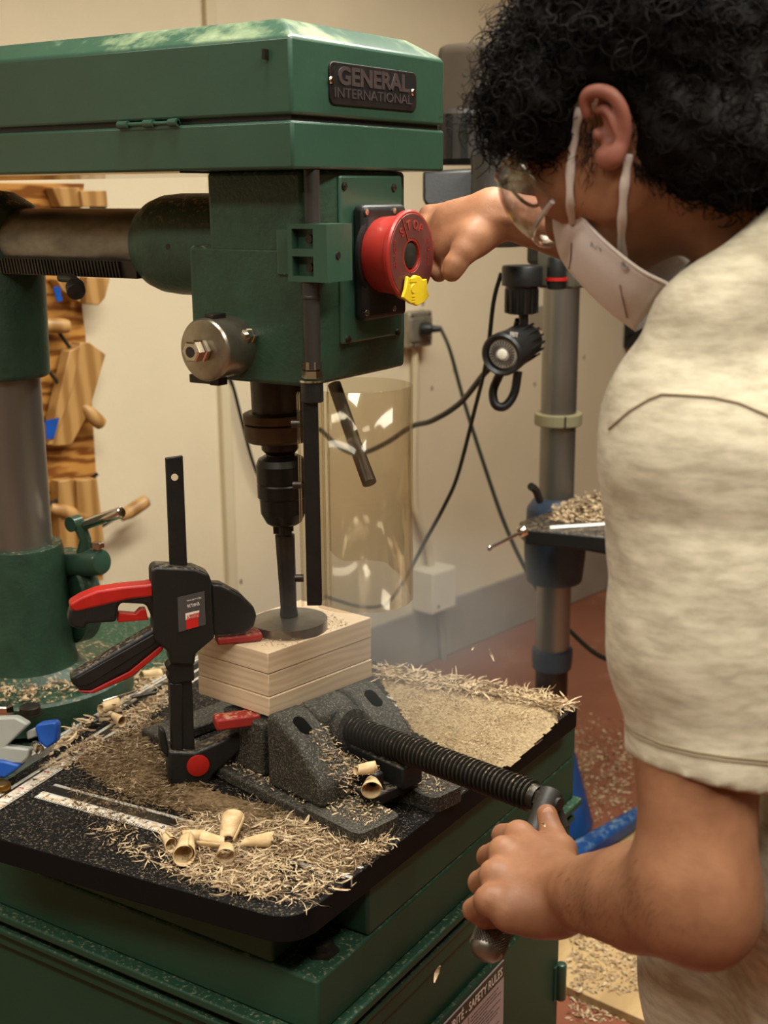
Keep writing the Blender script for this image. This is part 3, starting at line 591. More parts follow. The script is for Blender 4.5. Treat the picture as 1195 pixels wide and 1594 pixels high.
cprism([(247, 1128), (256, 1135), (262, 1165), (262, 1178), (250, 1166), (247, 1150)], .018, 'heel_hook', M_blkd, clp, .003)
rc = cp(308, 1191, .013); MB().rcyl(rc, rc+cn*.003, .0145, .001, 36).build('jaw_cap', M_red, clp, label='round red cap on the lower jaw')
lc = [(276, 930), (318, 920), (320, 972), (278, 984)]
st = MB().prism([cp(u, v, .015) for u, v in lc], cn*.0006).build('sticker', M_greylab, clp, smooth=0, label='grey sticker with an upside-down red logo')
lc2 = [(289, 956), (308, 951), (309, 975), (290, 980)]
MB().prism([cp(u, v, .0156) for u, v in lc2], cn*.0004).build('logo_field', M_labred, st, smooth=0)
o_ = cp(309.5, 952, .0161); X_ = unit(cp(289, 957, .0161)-o_); Y_ = unit(np.cross(-X_, cn)*1.0)
Y_ = -V(0, 0, 1) if Y_[2] > 0 else Y_
Y_ = unit(Y_-X_*(Y_ @ X_))
MB().prism([cp(u, v, .0158) for u, v in [(288.5, 955), (310, 950), (310, 960), (289, 965)]], cn*.0003).build('logo_band', M_white, st, smooth=0)
text('logo_lettering', 'BESSEY', o_+cn*.0002-Y_*(-.0010), X_, Y_, .0055, M_labred, st, .0002, w=.0165, bold=.03)
o_ = cp(309.5, 937, .0157); text('model_lettering', 'EHKL36', o_, X_, Y_, .0042, M_white, st, .0002, w=.0150)
o_ = cp(313, 929, .0157); text('small_lettering', '360 x 80 mm', o_, X_, Y_, .002, M_white, st, .0002, w=.018)
# ------------------------------------------------------------------ wall fittings
def wp(u, v, off=0.0): return wall(u, v, off)
AX = (WT, WN, V(0, 0, 1))
p = wp(350, 640, .008); q0 = wp(338, 60, .008)
cdt = thing('cable_raceway', (p[0], p[1], .19), 'cream painted raceway running up the wall behind the drill head', 'raceway')
MB().box((p[0], p[1], 1.48), (.016, .008, 1.29), AX).build('channel', M_wpaint, cdt, bevel=.003)
# outlet box, plug, conduit
p = wp(646, 512, .022)
ob = thing('power_outlet', p, 'grey surface mounted outlet box with a black plug beside the stop paddle', 'outlet')
MB().box(p, (.052, .022, .052), AX).build('box', M_gbox, ob, bevel=.006)
MB().box(p+WN*.024+V(0,0,.0), (.046, .003, .034), AX).build('cover_plate', M_gbox, ob, bevel=.002)
for a_ in (-.038, .038):
    for b_ in (-.043, .043): m_ = MB(); m_.rcyl(p+WN*.021+WT*a_+V(0,0,b_), p+WN*.025+WT*a_+V(0,0,b_), .005, .001, 12); m_.build('cover_screw', M_chrome, ob)
cpts = [wp(645, 540, .014), wp(646, 600, .014), wp(644, 700, .014), wp(645, 780, .014), wp(650, 805, .018), wp(665, 845, .022), wp(672, 888, .022)]
cd_ = MB(); cd_.tube(spline(cpts, 6), .0115, 14); cd_.tube(spline([cpts[-1], wp(673, 896, .022)], 3), .015, 14)
cdo = cd_.build('wall_conduit', M_wpaint, label='painted metal conduit bent down between the two outlet boxes', cat='conduit')
p = wp(676, 915, .04)
jb = thing('junction_box', p, 'cream square box low on the wall above the baseboard', 'junction box')
MB().box(p-V(0,0,.0), (.058, .04, .066), AX).build('box', M_box, jb, bevel=.003)
MB().box(p+WN*.041, (.052, .0015, .060), AX).build('cover', M_box, jb, bevel=.001)
for b_ in (-.045,): MB().cyl(p+WN*.042+WT*-.03+V(0,0,b_), p+WN*.0445+WT*-.03+V(0,0,b_), .005, n=10).build('cover_screw', M_dsteel, jb)
lc_ = MB(); lc_.tube([wp(686, 950, .026), wp(688, 1000, .026), wp(690, 1026, .026)], .011, 12); lc_.build('floor_conduit', M_base, label='grey conduit stub from the cream box down to the floor', cat='conduit')
# plug and cables
p = wp(655, 512, .05); plg = thing('extension_lead', p, 'black cord plugged into the grey outlet, crossing down to the blue drill press', 'cord')
m_ = MB(); m_.lathe(p+WN*.0, unit(WN*.8+WT*.6), [(0, .019), (.012, .021), (.03, .018), (.034, .011), (.06, .008)], 20); m_.build('plug', M_blk, plg)
d0 = p+unit(WN*.8+WT*.6)*.058
m_ = MB(); m_.tube(spline([d0, at(700, 545, 3.5), at(722, 625, 3.4), at(752, 720, 3.3), at(785, 815, 3.2), at(820, 890, 3.1), at(860, 950, 3.05), at(900, 995, 3.0), at(935, 1022, 2.95), at(975, 1032, 2.9), at(1040, 1036, 2.85)], 8), .0055, 8); m_.build('cable', M_cable, plg)
m_ = MB(); m_.tube(spline([at(780, 425, 2.42), at(768, 470, 2.44), at(757, 560, 2.5), at(738, 640, 2.6), at(712, 740, 2.7), at(690, 790, 2.75), at(660, 845, 2.85), at(628, 905, 2.95), at(600, 940, 3.0), at(560, 944, 3.1), at(505, 928, 3.1)], 8), .0045, 8)
m_.build('lamp_cord', M_cable, label='thin dark cord hanging from the lamp socket and swinging left behind the shield', cat='cord')
m_ = MB(); m_.tube(spline([at(806, 498, 2.42), at(790, 545, 2.48), at(755, 580, 2.55), at(715, 628, 2.7), at(672, 655, 2.8), at(640, 664, 2.9), at(600, 690, 3.0), at(560, 706, 3.1), at(530, 697, 3.15), at(498, 668, 3.2)], 8), .0062, 8)
m_.build('looped_cable', M_cable, label='thick dark cable looping from the work lamp behind the clear shield', cat='cord')
m_ = MB(); m_.tube(spline([wp(345, 560, .02), wp(362, 600, .02), wp(375, 650, .02), wp(392, 715, .02), wp(408, 750, .02), wp(440, 775, .02)], 8), .0045, 8)
m_.build('wall_cable', M_cable, label='thin dark cable on the wall left of the drill chuck', cat='cord')
p = wp(836, 495, .003); MB().box(p, (.05, .003, .038), AX).build('blank_wall_plate', mat('brown_grey_plate', (150, 138, 116), .5), bevel=.002, label='small taupe wall plate half behind the blue press column', cat='wall plate')
p = wp(986, 520, .03); hk = thing('wall_clip', p, 'small black clip on the wall below the mask', 'clip'); MB().box(p, (.022, .03, .05), AX).build('clip_body', M_blk, hk, bevel=.006); MB().box(p+WT*-.035, (.014, .006, .004), AX).build('clip_pin', M_blk, hk, bevel=.001)
for i, (u, v) in enumerate(((672, 604), (712, 745), (832, 598), (909, 556), (706, 575), (658, 473), (440, 850), (375, 905))):
    c_ = wp(u, v, .0008); n_ = 9; pts = [c_+WT*math.cos(6.283*k/n_)*(.004+.003*R.random())+V(0,0,1)*math.sin(6.283*k/n_)*(.006+.004*R.random()) for k in range(n_)]
    MB().prism(pts, WN*.0006).build('paint_chip', M_base, smooth=0, kind='structure')
# ------------------------------------------------------------------ board on the wall with hand screws
wb = thing('clamp_rack_board', wp(100, 860, .01), 'varnished plywood board on the wall holding wooden hand screws', 'board')
out = [(-60, 284), (122, 286), (116, 330), (108, 400), (106, 440), (118, 470), (124, 520), (126, 560), (134, 620), (138, 690), (143, 770), (150, 850), (152, 900), (-60, 900)]
MB().prism([wp(u, v, .002) for u, v in out], WN*.024).build('panel', M_ply, wb, bevel=.002)
GRP = 'wooden hand screws on the wall board'
def hand_screw(jaws, rods, handles, label, off=.05, t=.034):
    c_ = wp(*jaws[0][0], off); th = thing('hand_screw', c_, label, 'hand screw', GRP)
    for k, j in enumerate(jaws): MB().prism([wp(u, v, off-.02+.012*k) for u, v in j], WN*t).build('jaw', M_maple, th, bevel=.002)
    for (a, b) in rods: MB().cyl(wp(*a, off), wp(*b, off+.01), .0042, n=10).build('screw_rod', M_dsteel, th)
    for (a, b) in handles:
        A_, B_ = wp(*a, off+.005), wp(*b, off+.015); L_ = np.linalg.norm(B_-A_); m_ = MB(); m_.lathe(A_, B_-A_, [(0, .010), (.012, .013), (.3*L_, .0165), (.8*L_, .0165), (.95*L_, .0145), (L_, .009)], 20); m_.build('handle', M_maple, th)
    return th
hand_screw([[(68, 292), (110, 292), (113, 322), (80, 322)], [(112, 297), (152, 297), (154, 322), (115, 322)]], [((140, 322), (165, 323))], [], 'wooden hand screw above the ram, topmost on the wall board')
hand_screw([[(75, 434), (108, 430), (112, 470), (84, 452)], [(122, 430), (158, 432), (150, 462), (140, 474), (120, 472)]], [], [], 'wooden hand screw with a chamfered jaw just under the ram')
hand_screw([[(112, 531), (126, 532), (151, 550), (125, 640), (98, 690), (66, 692), (84, 640)], [(95, 545), (112, 536), (100, 600), (70, 690), (62, 690)]], [((92, 518), (117, 553)), ((76, 578), (100, 608))], [((60, 505), (108, 508)), ((126, 632), (160, 662))], 'wooden hand screw hung diagonally halfway down the wall board')
hand_screw([[(78, 746), (104, 742), (110, 850), (80, 856)], [(106, 745), (138, 742), (150, 846), (112, 848)]], [((60, 792), (112, 768)), ((138, 748), (152, 737)), ((138, 832), (190, 800))], [((78, 790), (132, 806)), ((188, 806), (230, 778))], 'wooden hand screw at the bottom of the wall board, handle pointing right')
m_ = MB(); m_.prism([wp(82, 447, .075), wp(92, 446, .075), wp(96, 468, .075), (wp(88, 470, .075))], WN*.003); m_.build('blue_tape_mark', M_blue, label='blue tape on the hand screw under the ram', cat='tape')
m_ = MB(); m_.prism([wp(70, 655, .078), wp(92, 650, .078), (wp(84, 682, .078)), wp(72, 684, .078)], WN*.001); m_.build('blue_tape_strip', M_blue, label='blue tape on the diagonal wooden hand screw', cat='tape')
# ------------------------------------------------------------------ blue drill press behind
p2 = onp(905, 1325, 2, .0); bxc, byc = -1.152, 2.508
bp_ = thing('blue_drill_press', (bxc, byc, 0), 'blue drill press with a bare steel column behind the green one', 'drill press')
MB().cyl((bxc, byc, .40), (bxc, byc, 1.62), .0385, n=40).build('column', M_steel, bp_)
MB().cyl((bxc, byc, .14), (bxc, byc, .40), .037, n=40).build('lower_column', M_dsteel, bp_)
m_ = MB(); m_.lathe((bxc, byc, .395), (0,0,1), [(0, .044), (.02, .046), (.045, .046), (.047, .039)], 40); m_.build('rack_ring', M_blueg, bp_)
m_ = MB(); m_.lathe((bxc, byc, .012), (0,0,1), [(0, .105), (.02, .10), (.17, .060), (.175, .056), (.20, .054), (.205, .04)], 40); m_.build('column_foot', M_bluec, bp_)
m_ = MB(); fx = V(.86, .0, 0)
bpl = [V(*onp(u, v, 2, .05)[:2], 0) for u, v in ((862, 1352), (1010, 1256), (1010, 1240), (900, 1300), (862, 1320))]
m_.prism([q+V(0,0,.004) for q in bpl], (0, 0, .045)); m_.build('base', M_bluec, bp_, bevel=.012)
m_ = MB(); m_.lathe((bxc, byc, .957), (0,0,1), [(0, .050), (.002, .0515), (.024, .0515), (.026, .050)], 40); cl = m_.build('collar', M_band, bp_)
MB().box((bxc+.034, byc-.039, .970), (.0012, .004, .013), (unit((.75, .65, 0)), unit((-.65, .75, 0)), V(0,0,1))).build('collar_split', M_blk, cl)
# its table and bracket
m_ = MB(); m_.lathe((bxc, byc, .60), (0,0,1), [(0, .058), (.004, .062), (.06, .068), (.12, .070), (.125, .066), (.17, .064), (.19, .05), (.195, .04)], 40)
m_.prism([V(bxc+.02, byc-.055, .70), V(bxc+.45, byc-.09, .70), V(bxc+.45, byc+.09, .70), V(bxc+.02, byc+.055, .70)], (0, 0, .085)); m_.build('table_bracket', M_bluec if False else M_blueg, bp_, bevel=.006)
tb = [at(812, 812, 2.52), at(830, 800, 2.6), at(905, 772, 2.85), at(1010, 755, 3.0), at(1060, 850, 2.3), at(948, 832, 2.40), at(822, 826, 2.46)]
tzz = .795; m_ = MB(); m_.prism([V(q[0], q[1], tzz) for q in [onp(808, 812, 2, tzz), onp(850, 797, 2, tzz), onp(930, 770, 2, tzz), onp(1100, 765, 2, tzz), onp(1120, 850, 2, tzz), onp(948, 836, 2, tzz), onp(818, 824, 2, tzz)]], (0, 0, -.032)); m_.build('table', M_blkd, bp_, bevel=.004)
m_ = MB(); m_.tube([onp(855, 822, 2, tzz+.002), onp(1010, 812, 2, tzz+.002)], .005, 6); m_.build('table_slot', M_alu, bp_)
m_ = MB(); A_, B_ = at(812, 828, 2.38), at(762, 853, 2.34); m_.tube([A_, B_], .0035, 8); m_.rcyl(B_-V(.003,0,0), B_+V(.003, 0, 0), .006, .002, 12); m_.rcyl(at(806, 831, 2.38), at(818, 824, 2.38), .011, .002, 16); m_.build('clamp_lever', M_chrome, bp_)
m_ = MB(); m_.tube(spline([at(826, 757, 2.56), at(834, 764, 2.58), at(840, 780, 2.6)], 4), [.008]*9, 10); m_.build('crank_knob', M_blk, bp_)
# its head, motor and belt cover
hx = V(bxc, byc, 0)
m_ = MB(); m_.lathe((bxc, byc, 1.30), (0,0,1), [(0, .046), (.07, .046)], 32); m_.prism([V(bxc+.42, byc-.085, 1.42), V(bxc-.12, byc-.085, 1.42), V(bxc-.12, byc+.085, 1.42), V(bxc+.42, byc+.085, 1.42)], (0, 0, .14)); m_.box((bxc, byc, 1.36), (.06, .055, .06)); m_.build('head', M_char, bp_, bevel=.01)
A_ = at(700, 175, 2.35); m_ = MB(); m_.bx(bxc-.22, bxc+.50, byc-.16, byc+.16, 1.57, 1.74); m_.build('belt_cover', M_taup, bp_, bevel=.02, seg=3)
m_ = MB(); mo = at(735, 240, 2.42); m_.lathe((mo[0], mo[1], 1.50), (0,0,1), [(0, .07), (.01, .078), (.09, .078), (.10, .07)], 32); m_.build('motor', M_char, bp_)
for k in range(7): a_ = math.radians(200+k*22); m_ = MB(); m_.box((mo[0]+.078*math.cos(a_), mo[1]+.078*math.sin(a_), 1.55), (.003, .006, .04), (V(math.cos(a_), math.sin(a_), 0), V(-math.sin(a_), math.cos(a_), 0), V(0,0,1))); m_.build('cooling_fin', M_blk, bp_)
q = [at(657, 266, 2.35), at(742, 262, 2.35), at(748, 300, 2.35), at(748, 322, 2.35), at(664, 322, 2.35), at(657, 312, 2.35)]
m_ = MB(); m_.prism(q, V(-.04, .10, 0)); m_.build('switch_housing', M_blk, bp_, bevel=.006)
q = at(775, 372, 2.3); m_ = MB(); m_.lathe((q[0], q[1], q[2]-.014), (0,0,1), [(0, .035), (.002, .062), (.012, .068), (.05, .068), (.08, .05), (.16, .05)], 36); m_.build('spindle_guard', M_char, bp_)
q = at(875, 418, 2.42); m_ = MB(); m_.box(q, (.04, .03, .036)); m_.build('head_clamp', mat('greyed_casting', (92, 88, 74), .5, .3), bp_, bevel=.006)
q = at(866, 425, 2.38); m_ = MB(); m_.rcyl(q-V(0,0,.03), q+V(0,0,.03), .018, .004); m_.build('clamp_knob', M_blk, bp_)
m_ = MB(); m_.lathe(q-V(0,0,.014), (0,0,1), [(0, .0205), (.006, .0205)], 24); m_.build('knob_ring', M_red, bp_)
# heap of chips on its table
# ------------------------------------------------------------------ work lamp hanging on the blue press
wl = thing('work_lamp', at(810, 500, 2.4), 'small black clip lamp with an exposed round bulb hanging by the steel column', 'lamp')
q = at(812, 445, 2.4)
m_ = MB(); m_.lathe(q+V(0,0,-.052), (0,0,1), [(0, .026), (.004, .029), (.052, .031), (.053, .038), (.086, .0385), (.09, .036)], 32); m_.build('socket_adapter', M_blk, wl)
for k in range(14):
    a_ = 2*math.pi*k/14; MB().box((q[0]+.0305*math.cos(a_), q[1]+.0305*math.sin(a_), q[2]-.028), (.0015, .0022, .022), (V(math.cos(a_), math.sin(a_), 0), V(-math.sin(a_), math.cos(a_), 0), V(0,0,1))).build('grip_rib', M_blk, wl)
m_ = MB(); m_.tube([at(814, 480, 2.4), at(815, 500, 2.41), at(812, 525, 2.42)], [.010, .009, .009], 12); m_.build('neck', M_blk, wl)
A_ = at(781, 552, 2.34); B_ = at(825, 527, 2.46); ld = unit(B_-A_); LL = np.linalg.norm(B_-A_)
m_ = MB(); m_.lathe(A_-ld*.005, ld, [(.012, .030), (.004, .031), (0, .036), (.004, .040), (.02, .040), (LL*.5, .036), (LL*.9, .032), (LL, .026)], 36, cap=False); m_.add([A_+ld*LL*.95], []); m_.build('lamp_head', M_blk, wl)
m_ = MB(); m_.lathe(A_+ld*LL*.9, ld, [(0, .03), (.006, .028), (.012, .016)], 30); m_.build('head_cap', M_blk, wl)
for k in range(16):
    a_ = 2*math.pi*k/16; X_, Y_, _ = basis(ld); d_ = X_*math.cos(a_)+Y_*math.sin(a_); c_ = A_+ld*LL*.62+d_*.0355
    MB().box(c_, (.0015, .002, LL*.26), (d_, np.cross(ld, d_), ld)).build('cooling_rib', M_blk, wl)
M_bulb = mat('bulb_glass', (214, 206, 192), .15, .2, var=.1, vs=60)
m_ = MB(); m_.lathe(A_+ld*.003, ld, [(0, .0001), (.0, .012), (.001, .026), (.006, .030)], 30, cap=False); m_.build('reflector', M_bulb, wl)
m_ = MB()
for k in range(26):
    a_ = 2*math.pi*k/26; X_, Y_, _ = basis(ld); d_ = X_*math.cos(a_)+Y_*math.sin(a_); m_.box(A_+ld*.0015+d_*.019, (.006, .0008, .0008), (d_, np.cross(ld, d_), ld))
m_.build('reflector_ribs', M_greylab, wl, kind='stuff')
m_ = MB(); m_.rcyl(A_-ld*.001, A_+ld*.004, .010, .002); m_.build('bulb', mat('clear_bulb', (236, 230, 216), .1), wl)
X_, Y_, _ = basis(ld); text('lamp_lettering', 'FEIT', at(794, 523, 2.31), unit(at(812, 526, 2.33)-at(794, 523, 2.31)), V(0,0,1), .008, M_white, wl, .0004)
m_ = MB(); m_.tube(spline([at(806, 578, 2.41), at(800, 612, 2.42), at(786, 632, 2.42), at(771, 630, 2.42), at(767, 610, 2.42), at(774, 590, 2.42), at(784, 572, 2.41)], 8), .0085, 12); m_.build('clip_loop', M_blk, wl)
# ------------------------------------------------------------------ plywood on the floor
o_ = V(*onp(1000, 1587, 2, .018)[:2], 0); o2 = V(*onp(886, 1537, 2, .018)[:2], 0); dd1 = unit(o2-o_); dd2 = V(-dd1[1], dd1[0], 0); dd2 = -dd2 if dd2[1] < 0 else dd2
pA = o_-dd1*.5; MB().prism([pA, pA+dd1*1.2, pA+dd1*1.2+dd2*.21, pA+dd2*.21], (0, 0, .018)).build('floor_plank', M_plywood, bevel=.002, label='tan plywood plank on the floor beside the cabinet, near the person', cat='plank')
o_ = V(*onp(905, 1236, 2, .018)[:2], 0); o2 = V(*onp(985, 1262, 2, .018)[:2], 0); dd1 = unit(o2-o_); dd2 = V(dd1[1], -dd1[0], 0)
pA = o_-dd1*.5
MB().prism([pA+dd1*.62, pA+dd1*1.5, pA+dd1*1.5+dd2*.13, pA+dd1*.62+dd2*.13], (0, 0, .0035)).build('floor_offcut', M_plywood, bevel=.001, label='tan board offcut on the floor beyond the blue press foot', cat='plank')
# ------------------------------------------------------------------ flip stops and small things at the left of the table
fs_ = thing('flip_stop', onp(90, 1150, 2, TZ), 'grey track stop with a blue pad beside the ruled track', 'track stop')
zz = TZ+.004
def gp(u, v, d): return at(u, v, d)
dS = 1.635
g = [(-30, 1118), (24, 1116), (44, 1128), (8, 1162), (46, 1166), (44, 1180), (34, 1190), (-30, 1190)]
MB().prism([at(u, v, dS-.015) for u, v in g], fw*.02).build('stop_arm', M_grey, fs_, bevel=.003)
MB().prism([at(u, v, dS) for u, v in ((40, 1140), (56, 1132), (62, 1145), (42, 1152))], fw*.016).build('stop_finger', M_grey, fs_, bevel=.002)
MB().prism([at(u, v, dS-.01) for u, v in ((53, 1132), (60, 1126), (84, 1123), (89, 1128), (88, 1155), (72, 1166), (60, 1155))], fw*.022).build('stop_pad', M_blue, fs_, bevel=.003, label='blue plastic pad of the stop')
q = at(54, 1159, dS-.02); MB().rcyl(q, q+V(.018, -.008, 0), .006, .002, 14).build('thumb_screw', M_chrome, fs_)
MB().prism([at(u, v, dS-.02) for u, v in ((-30, 1180), (6, 1184), (32, 1192), (8, 1212), (-30, 1208))], fw*.03).build('stop_foot', M_blue, fs_, bevel=.003, label='blue plastic foot of the stop')
q = onp(2, 1224, 2, TZ+.006); m_ = MB(); m_.lathe(q-V(0,0,.004), (0,0,1), [(0, .012), (.006, .012), (.009, .010), (.0095, .004)], 20); m_.build('brass_knob', mat('brass', (150, 112, 52), .3, .9), label='small brass knob at the edge of the ruled track', cat='knob')
q = onp(140, 1120, 2, .732); m_ = MB(); m_.lathe(q-V(0, 0, .011), (0,0,1), [(0, .011), (.012, .0125), (.013, .011), (.012, .0075), (.004, .007)], 28, cap=False); m_.build('rubber_cap', M_blk, label='black round rubber cap beside the column flange', cat='cap')
pt = [(160, 1092, 218, 1074, .0028, M_chrome, 'bright steel drill bit lying left of the clamp', 'drill bit'), (205, 1086, 245, 1078, .0036, M_dsteel, 'dark drill bit lying behind the clamp', 'drill bit')]
for u0, v0, u1, v1, r_, m__, lb, ct in pt:
    A_, B_ = onp(u0, v0, 2, TZ+.012), onp(u1, v1, 2, TZ+.012); L_ = np.linalg.norm(B_-A_); m_ = MB(); m_.lathe(A_, B_-A_, [(0, r_), (L_*.4, r_), (L_*.42, r_*.8), (L_*.93, r_*.8), (L_, .0004)], 14); m_.build('loose_drill_bit', m__, label=lb, cat=ct)
# ------------------------------------------------------------------ shavings
def in_poly(x, y, P):
    c = False; n = len(P)
    for i in range(n):
        x0, y0 = P[i]; x1, y1 = P[i-1]
        if (y0 > y) != (y1 > y) and x < (x1-x0)*(y-y0)/(y1-y0)+x0: c = not c
    return c
def shreds(name, n, sampler, mat_, lmin, lmax, wmin, wmax, zj=.006, curl=1.0, label=None, cat=None, lift=.5, seed=1):
    rr = random.Random(seed); vs, fs = [], []
    for _ in range(n):
        q = sampler(rr)
        if q is None: continue
        x, y, z = q; L_ = lmin+(lmax-lmin)*rr.random()**2; w = wmin+(wmax-wmin)*rr.random(); a = rr.random()*6.283; pit = (rr.random()-.35)*lift
        k = (rr.random()-.5)*curl*2; p = V(x, y, z+rr.random()*zj); seg = 3; b = len(vs); tw = rr.random()*3
        for s_ in range(seg+1):
            aa = a+k*s_/seg; pp = pit+(rr.random()-.5)*.5
            nrm = V(-math.sin(aa)*math.cos(tw), math.cos(aa)*math.cos(tw), math.sin(tw)); ww = w*(1 if 0 < s_ < seg else .4)
            vs += [p-nrm*ww, p+nrm*ww]; p = p+V(math.cos(aa)*math.cos(pp), math.sin(aa)*math.cos(pp), math.sin(pp))*L_/seg
            if p[2] < z+.0004: p[2] = z+.0004
        fs += [(b+2*i, b+2*i+1, b+2*i+3, b+2*i+2) for i in range(seg)]
    if not vs: return None
    return finish(name, np.array(vs), np.array(fs), mat_, smooth=0, kind='stuff', label=label, cat=cat)
TP = [tuple(c[:2]) for c in cs]
def polypix(pts, z=TZ): return [tuple(onp(u, v, 2, z)[:2]) for u, v in pts]
def samp(P, z=TZ+.001, dens=None):
    xs = [p[0] for p in P]; ys = [p[1] for p in P]; a, b, c, d = min(xs), max(xs), min(ys), max(ys)
    def f(rr):
        for _ in range(30):
            x, y = a+(b-a)*rr.random(), c+(d-c)*rr.random()
            if in_poly(x, y, P) and in_poly(x, y, TPs if z < .76 and z > .7 else P):
                nz = noise.noise(Vector((x*14, y*14, 3)))*.5+.5
                if rr.random() < (dens(x, y) if dens else 1)*max(0, min(1, (nz-.25)*2.4)): return (x, y, z+hgt(x, y))
        return None
    return f
TPs = [(x*.996+(-1.0)*.004, y*.996+1.25*.004) for x, y in TP]
# sawdust mounds as height fields
MOUNDS = []
def hgt(x, y):
    h = 0
    for (P, H, e) in MOUNDS:
        if in_poly(x, y, P):
            d = min(_segd(x, y, P[i-1], P[i]) for i in range(len(P))); n_ = noise.noise(Vector((x*40, y*40, 0)))*.5+.5
            h = max(h, H*min(1, d/e)*(.45+.75*n_))
    return h
def _segd(x, y, a, b):
    dx, dy = b[0]-a[0], b[1]-a[1]; t = max(0, min(1, ((x-a[0])*dx+(y-a[1])*dy)/(dx*dx+dy*dy+1e-12))); return math.hypot(x-a[0]-t*dx, y-a[1]-t*dy)
def mound(name, P, H, e, m, step, label):
    MOUNDS.append((P, H, e)); xs = [p[0] for p in P]; ys = [p[1] for p in P]; vs, idx, fs = [], {}, []
    nx, ny = int((max(xs)-min(xs))/step)+2, int((max(ys)-min(ys))/step)+2
    for j in range(ny):
        for i in range(nx):
            x, y = min(xs)+i*step, min(ys)+j*step
            h = hgt(x, y)+noise.noise(Vector((x*400, y*400, 5)))*.0012 if in_poly(x, y, P) else -1
            if h > .0004: idx[(i, j)] = len(vs); vs.append((x, y, TZ+h))
    for (i, j) in list(idx):
        q = [(i, j), (i+1, j), (i+1, j+1), (i, j+1)]
        if all(k in idx for k in q): fs.append(tuple(idx[k] for k in q))
    return finish(name, vs, fs, m, smooth=180, kind='stuff', label=label, cat='sawdust')
Pr = polypix([(585, 1055), (700, 1075), (870, 1100), (872, 1125), (800, 1195), (745, 1200), (640, 1140), (600, 1080)])
mound('sawdust_drift', Pr, .009, .03, M_saw, .0028, 'pale sawdust drift covering the table right of the vise')
Pm = polypix([(110, 1185), (250, 1120), (262, 1215), (330, 1225), (440, 1262), (520, 1300), (600, 1330), (530, 1370), (430, 1330), (300, 1275), (180, 1235)])
mound('sawdust_bed', Pm, .0035, .02, M_chipd, .003, 'brown sawdust bed on the table around the clamp foot')
Pl = polypix([(150, 1150), (255, 1085), (262, 1100), (160, 1165)])
Pf = polypix([(270, 1290), (340, 1275), (420, 1288), (520, 1290), (618, 1312), (575, 1335), (530, 1352), (520, 1385), (480, 1410), (430, 1408), (330, 1385), (235, 1350), (200, 1320)])
Pf2 = polypix([(130, 1290), (320, 1290), (330, 1370), (180, 1330)])
TPall = TP
LB = 'wood shavings scattered over the black drill table'
shreds('table_shavings', 5200, samp(Pf), M_chip, .004, .028, .0002, .0010, .008, 1.8, LB+' front corner', 'shavings', seed=1)
shreds('edge_shavings', 420, samp(Pf2), M_chip, .004, .016, .0003, .0009, .002, 1.0, 'sparse shavings on the black front edge of the table', 'shavings', seed=2)
shreds('bed_shavings', 5200, samp(Pm), M_chip if False else M_chipd, .004, .018, .0003, .0008, .004, 1.4, 'brown shavings heaped left of and in front of the vise', 'shavings', seed=3)
shreds('bed_pale_shavings', 1500, samp(Pm), M_chip, .004, .018, .0002, .0006, .004, 1.4, 'pale shavings over the brown sawdust bed', 'shavings', seed=13)
Pe = polypix([(582, 1042), (700, 1062), (890, 1096), (880, 1118), (800, 1102), (690, 1085), (600, 1068)])
shreds('rear_shavings', 1700, samp(Pe, TZ+.004), M_chip, .008, .034, .0005, .0014, .008, 1.0, 'coarse shavings along the far edge of the table', 'shavings', seed=4)
shreds('drift_grains', 6500, samp(Pr), M_chip, .001, .005, .0003, .0006, .002, .5, 'fine shavings on the sawdust drift beside the vise', 'shavings', seed=5)
Pg = polypix([(110, 1225), (300, 1255), (470, 1310), (440, 1352), (250, 1320), (110, 1262)])
shreds('groove_grains', 2600, samp(Pg), M_chipd, .001, .007, .0003, .0009, .002, .8, 'sawdust grains over the front track and its rule', 'shavings', seed=16)
Pt = polypix([(60, 1200), (265, 1068), (265, 1100), (110, 1200)])
shreds('track_shavings', 1500, samp(Pt), M_chip, .003, .014, .0004, .0012, .005, 1.4, 'shavings lying in the double ruled track', 'shavings', seed=6)
Pb = polypix([(85, 1180), (60, 1150), (150, 1110), (165, 1095), (170, 1060), (262, 1020), (264, 1060), (170, 1120)], TZ)
def sampb(rr, P=Pb):
    xs = [p[0] for p in P]; ys = [p[1] for p in P]
    for _ in range(30):
        x, y = min(xs)+(max(xs)-min(xs))*rr.random(), min(ys)+(max(ys)-min(ys))*rr.random()
        if in_poly(x, y, P): return (x, y, .724 if in_poly(x, y, TP) else .700)
shreds('base_shavings', 1300, sampb, M_chip, .006, .026, .0008, .0026, .012, 1.8, 'curly shavings behind the track beside the column', 'shavings', seed=7)
def sampflange(rr):
    a = -1.9+2.6*rr.random(); r_ = .085+.06*rr.random(); return (CXc+r_*math.cos(a), CYc+r_*math.sin(a), .749)
shreds('flange_shavings', 420, sampflange, M_chip, .005, .02, .0006, .0022, .005, 1.4, 'shavings on the green column flange', 'shavings', seed=8)
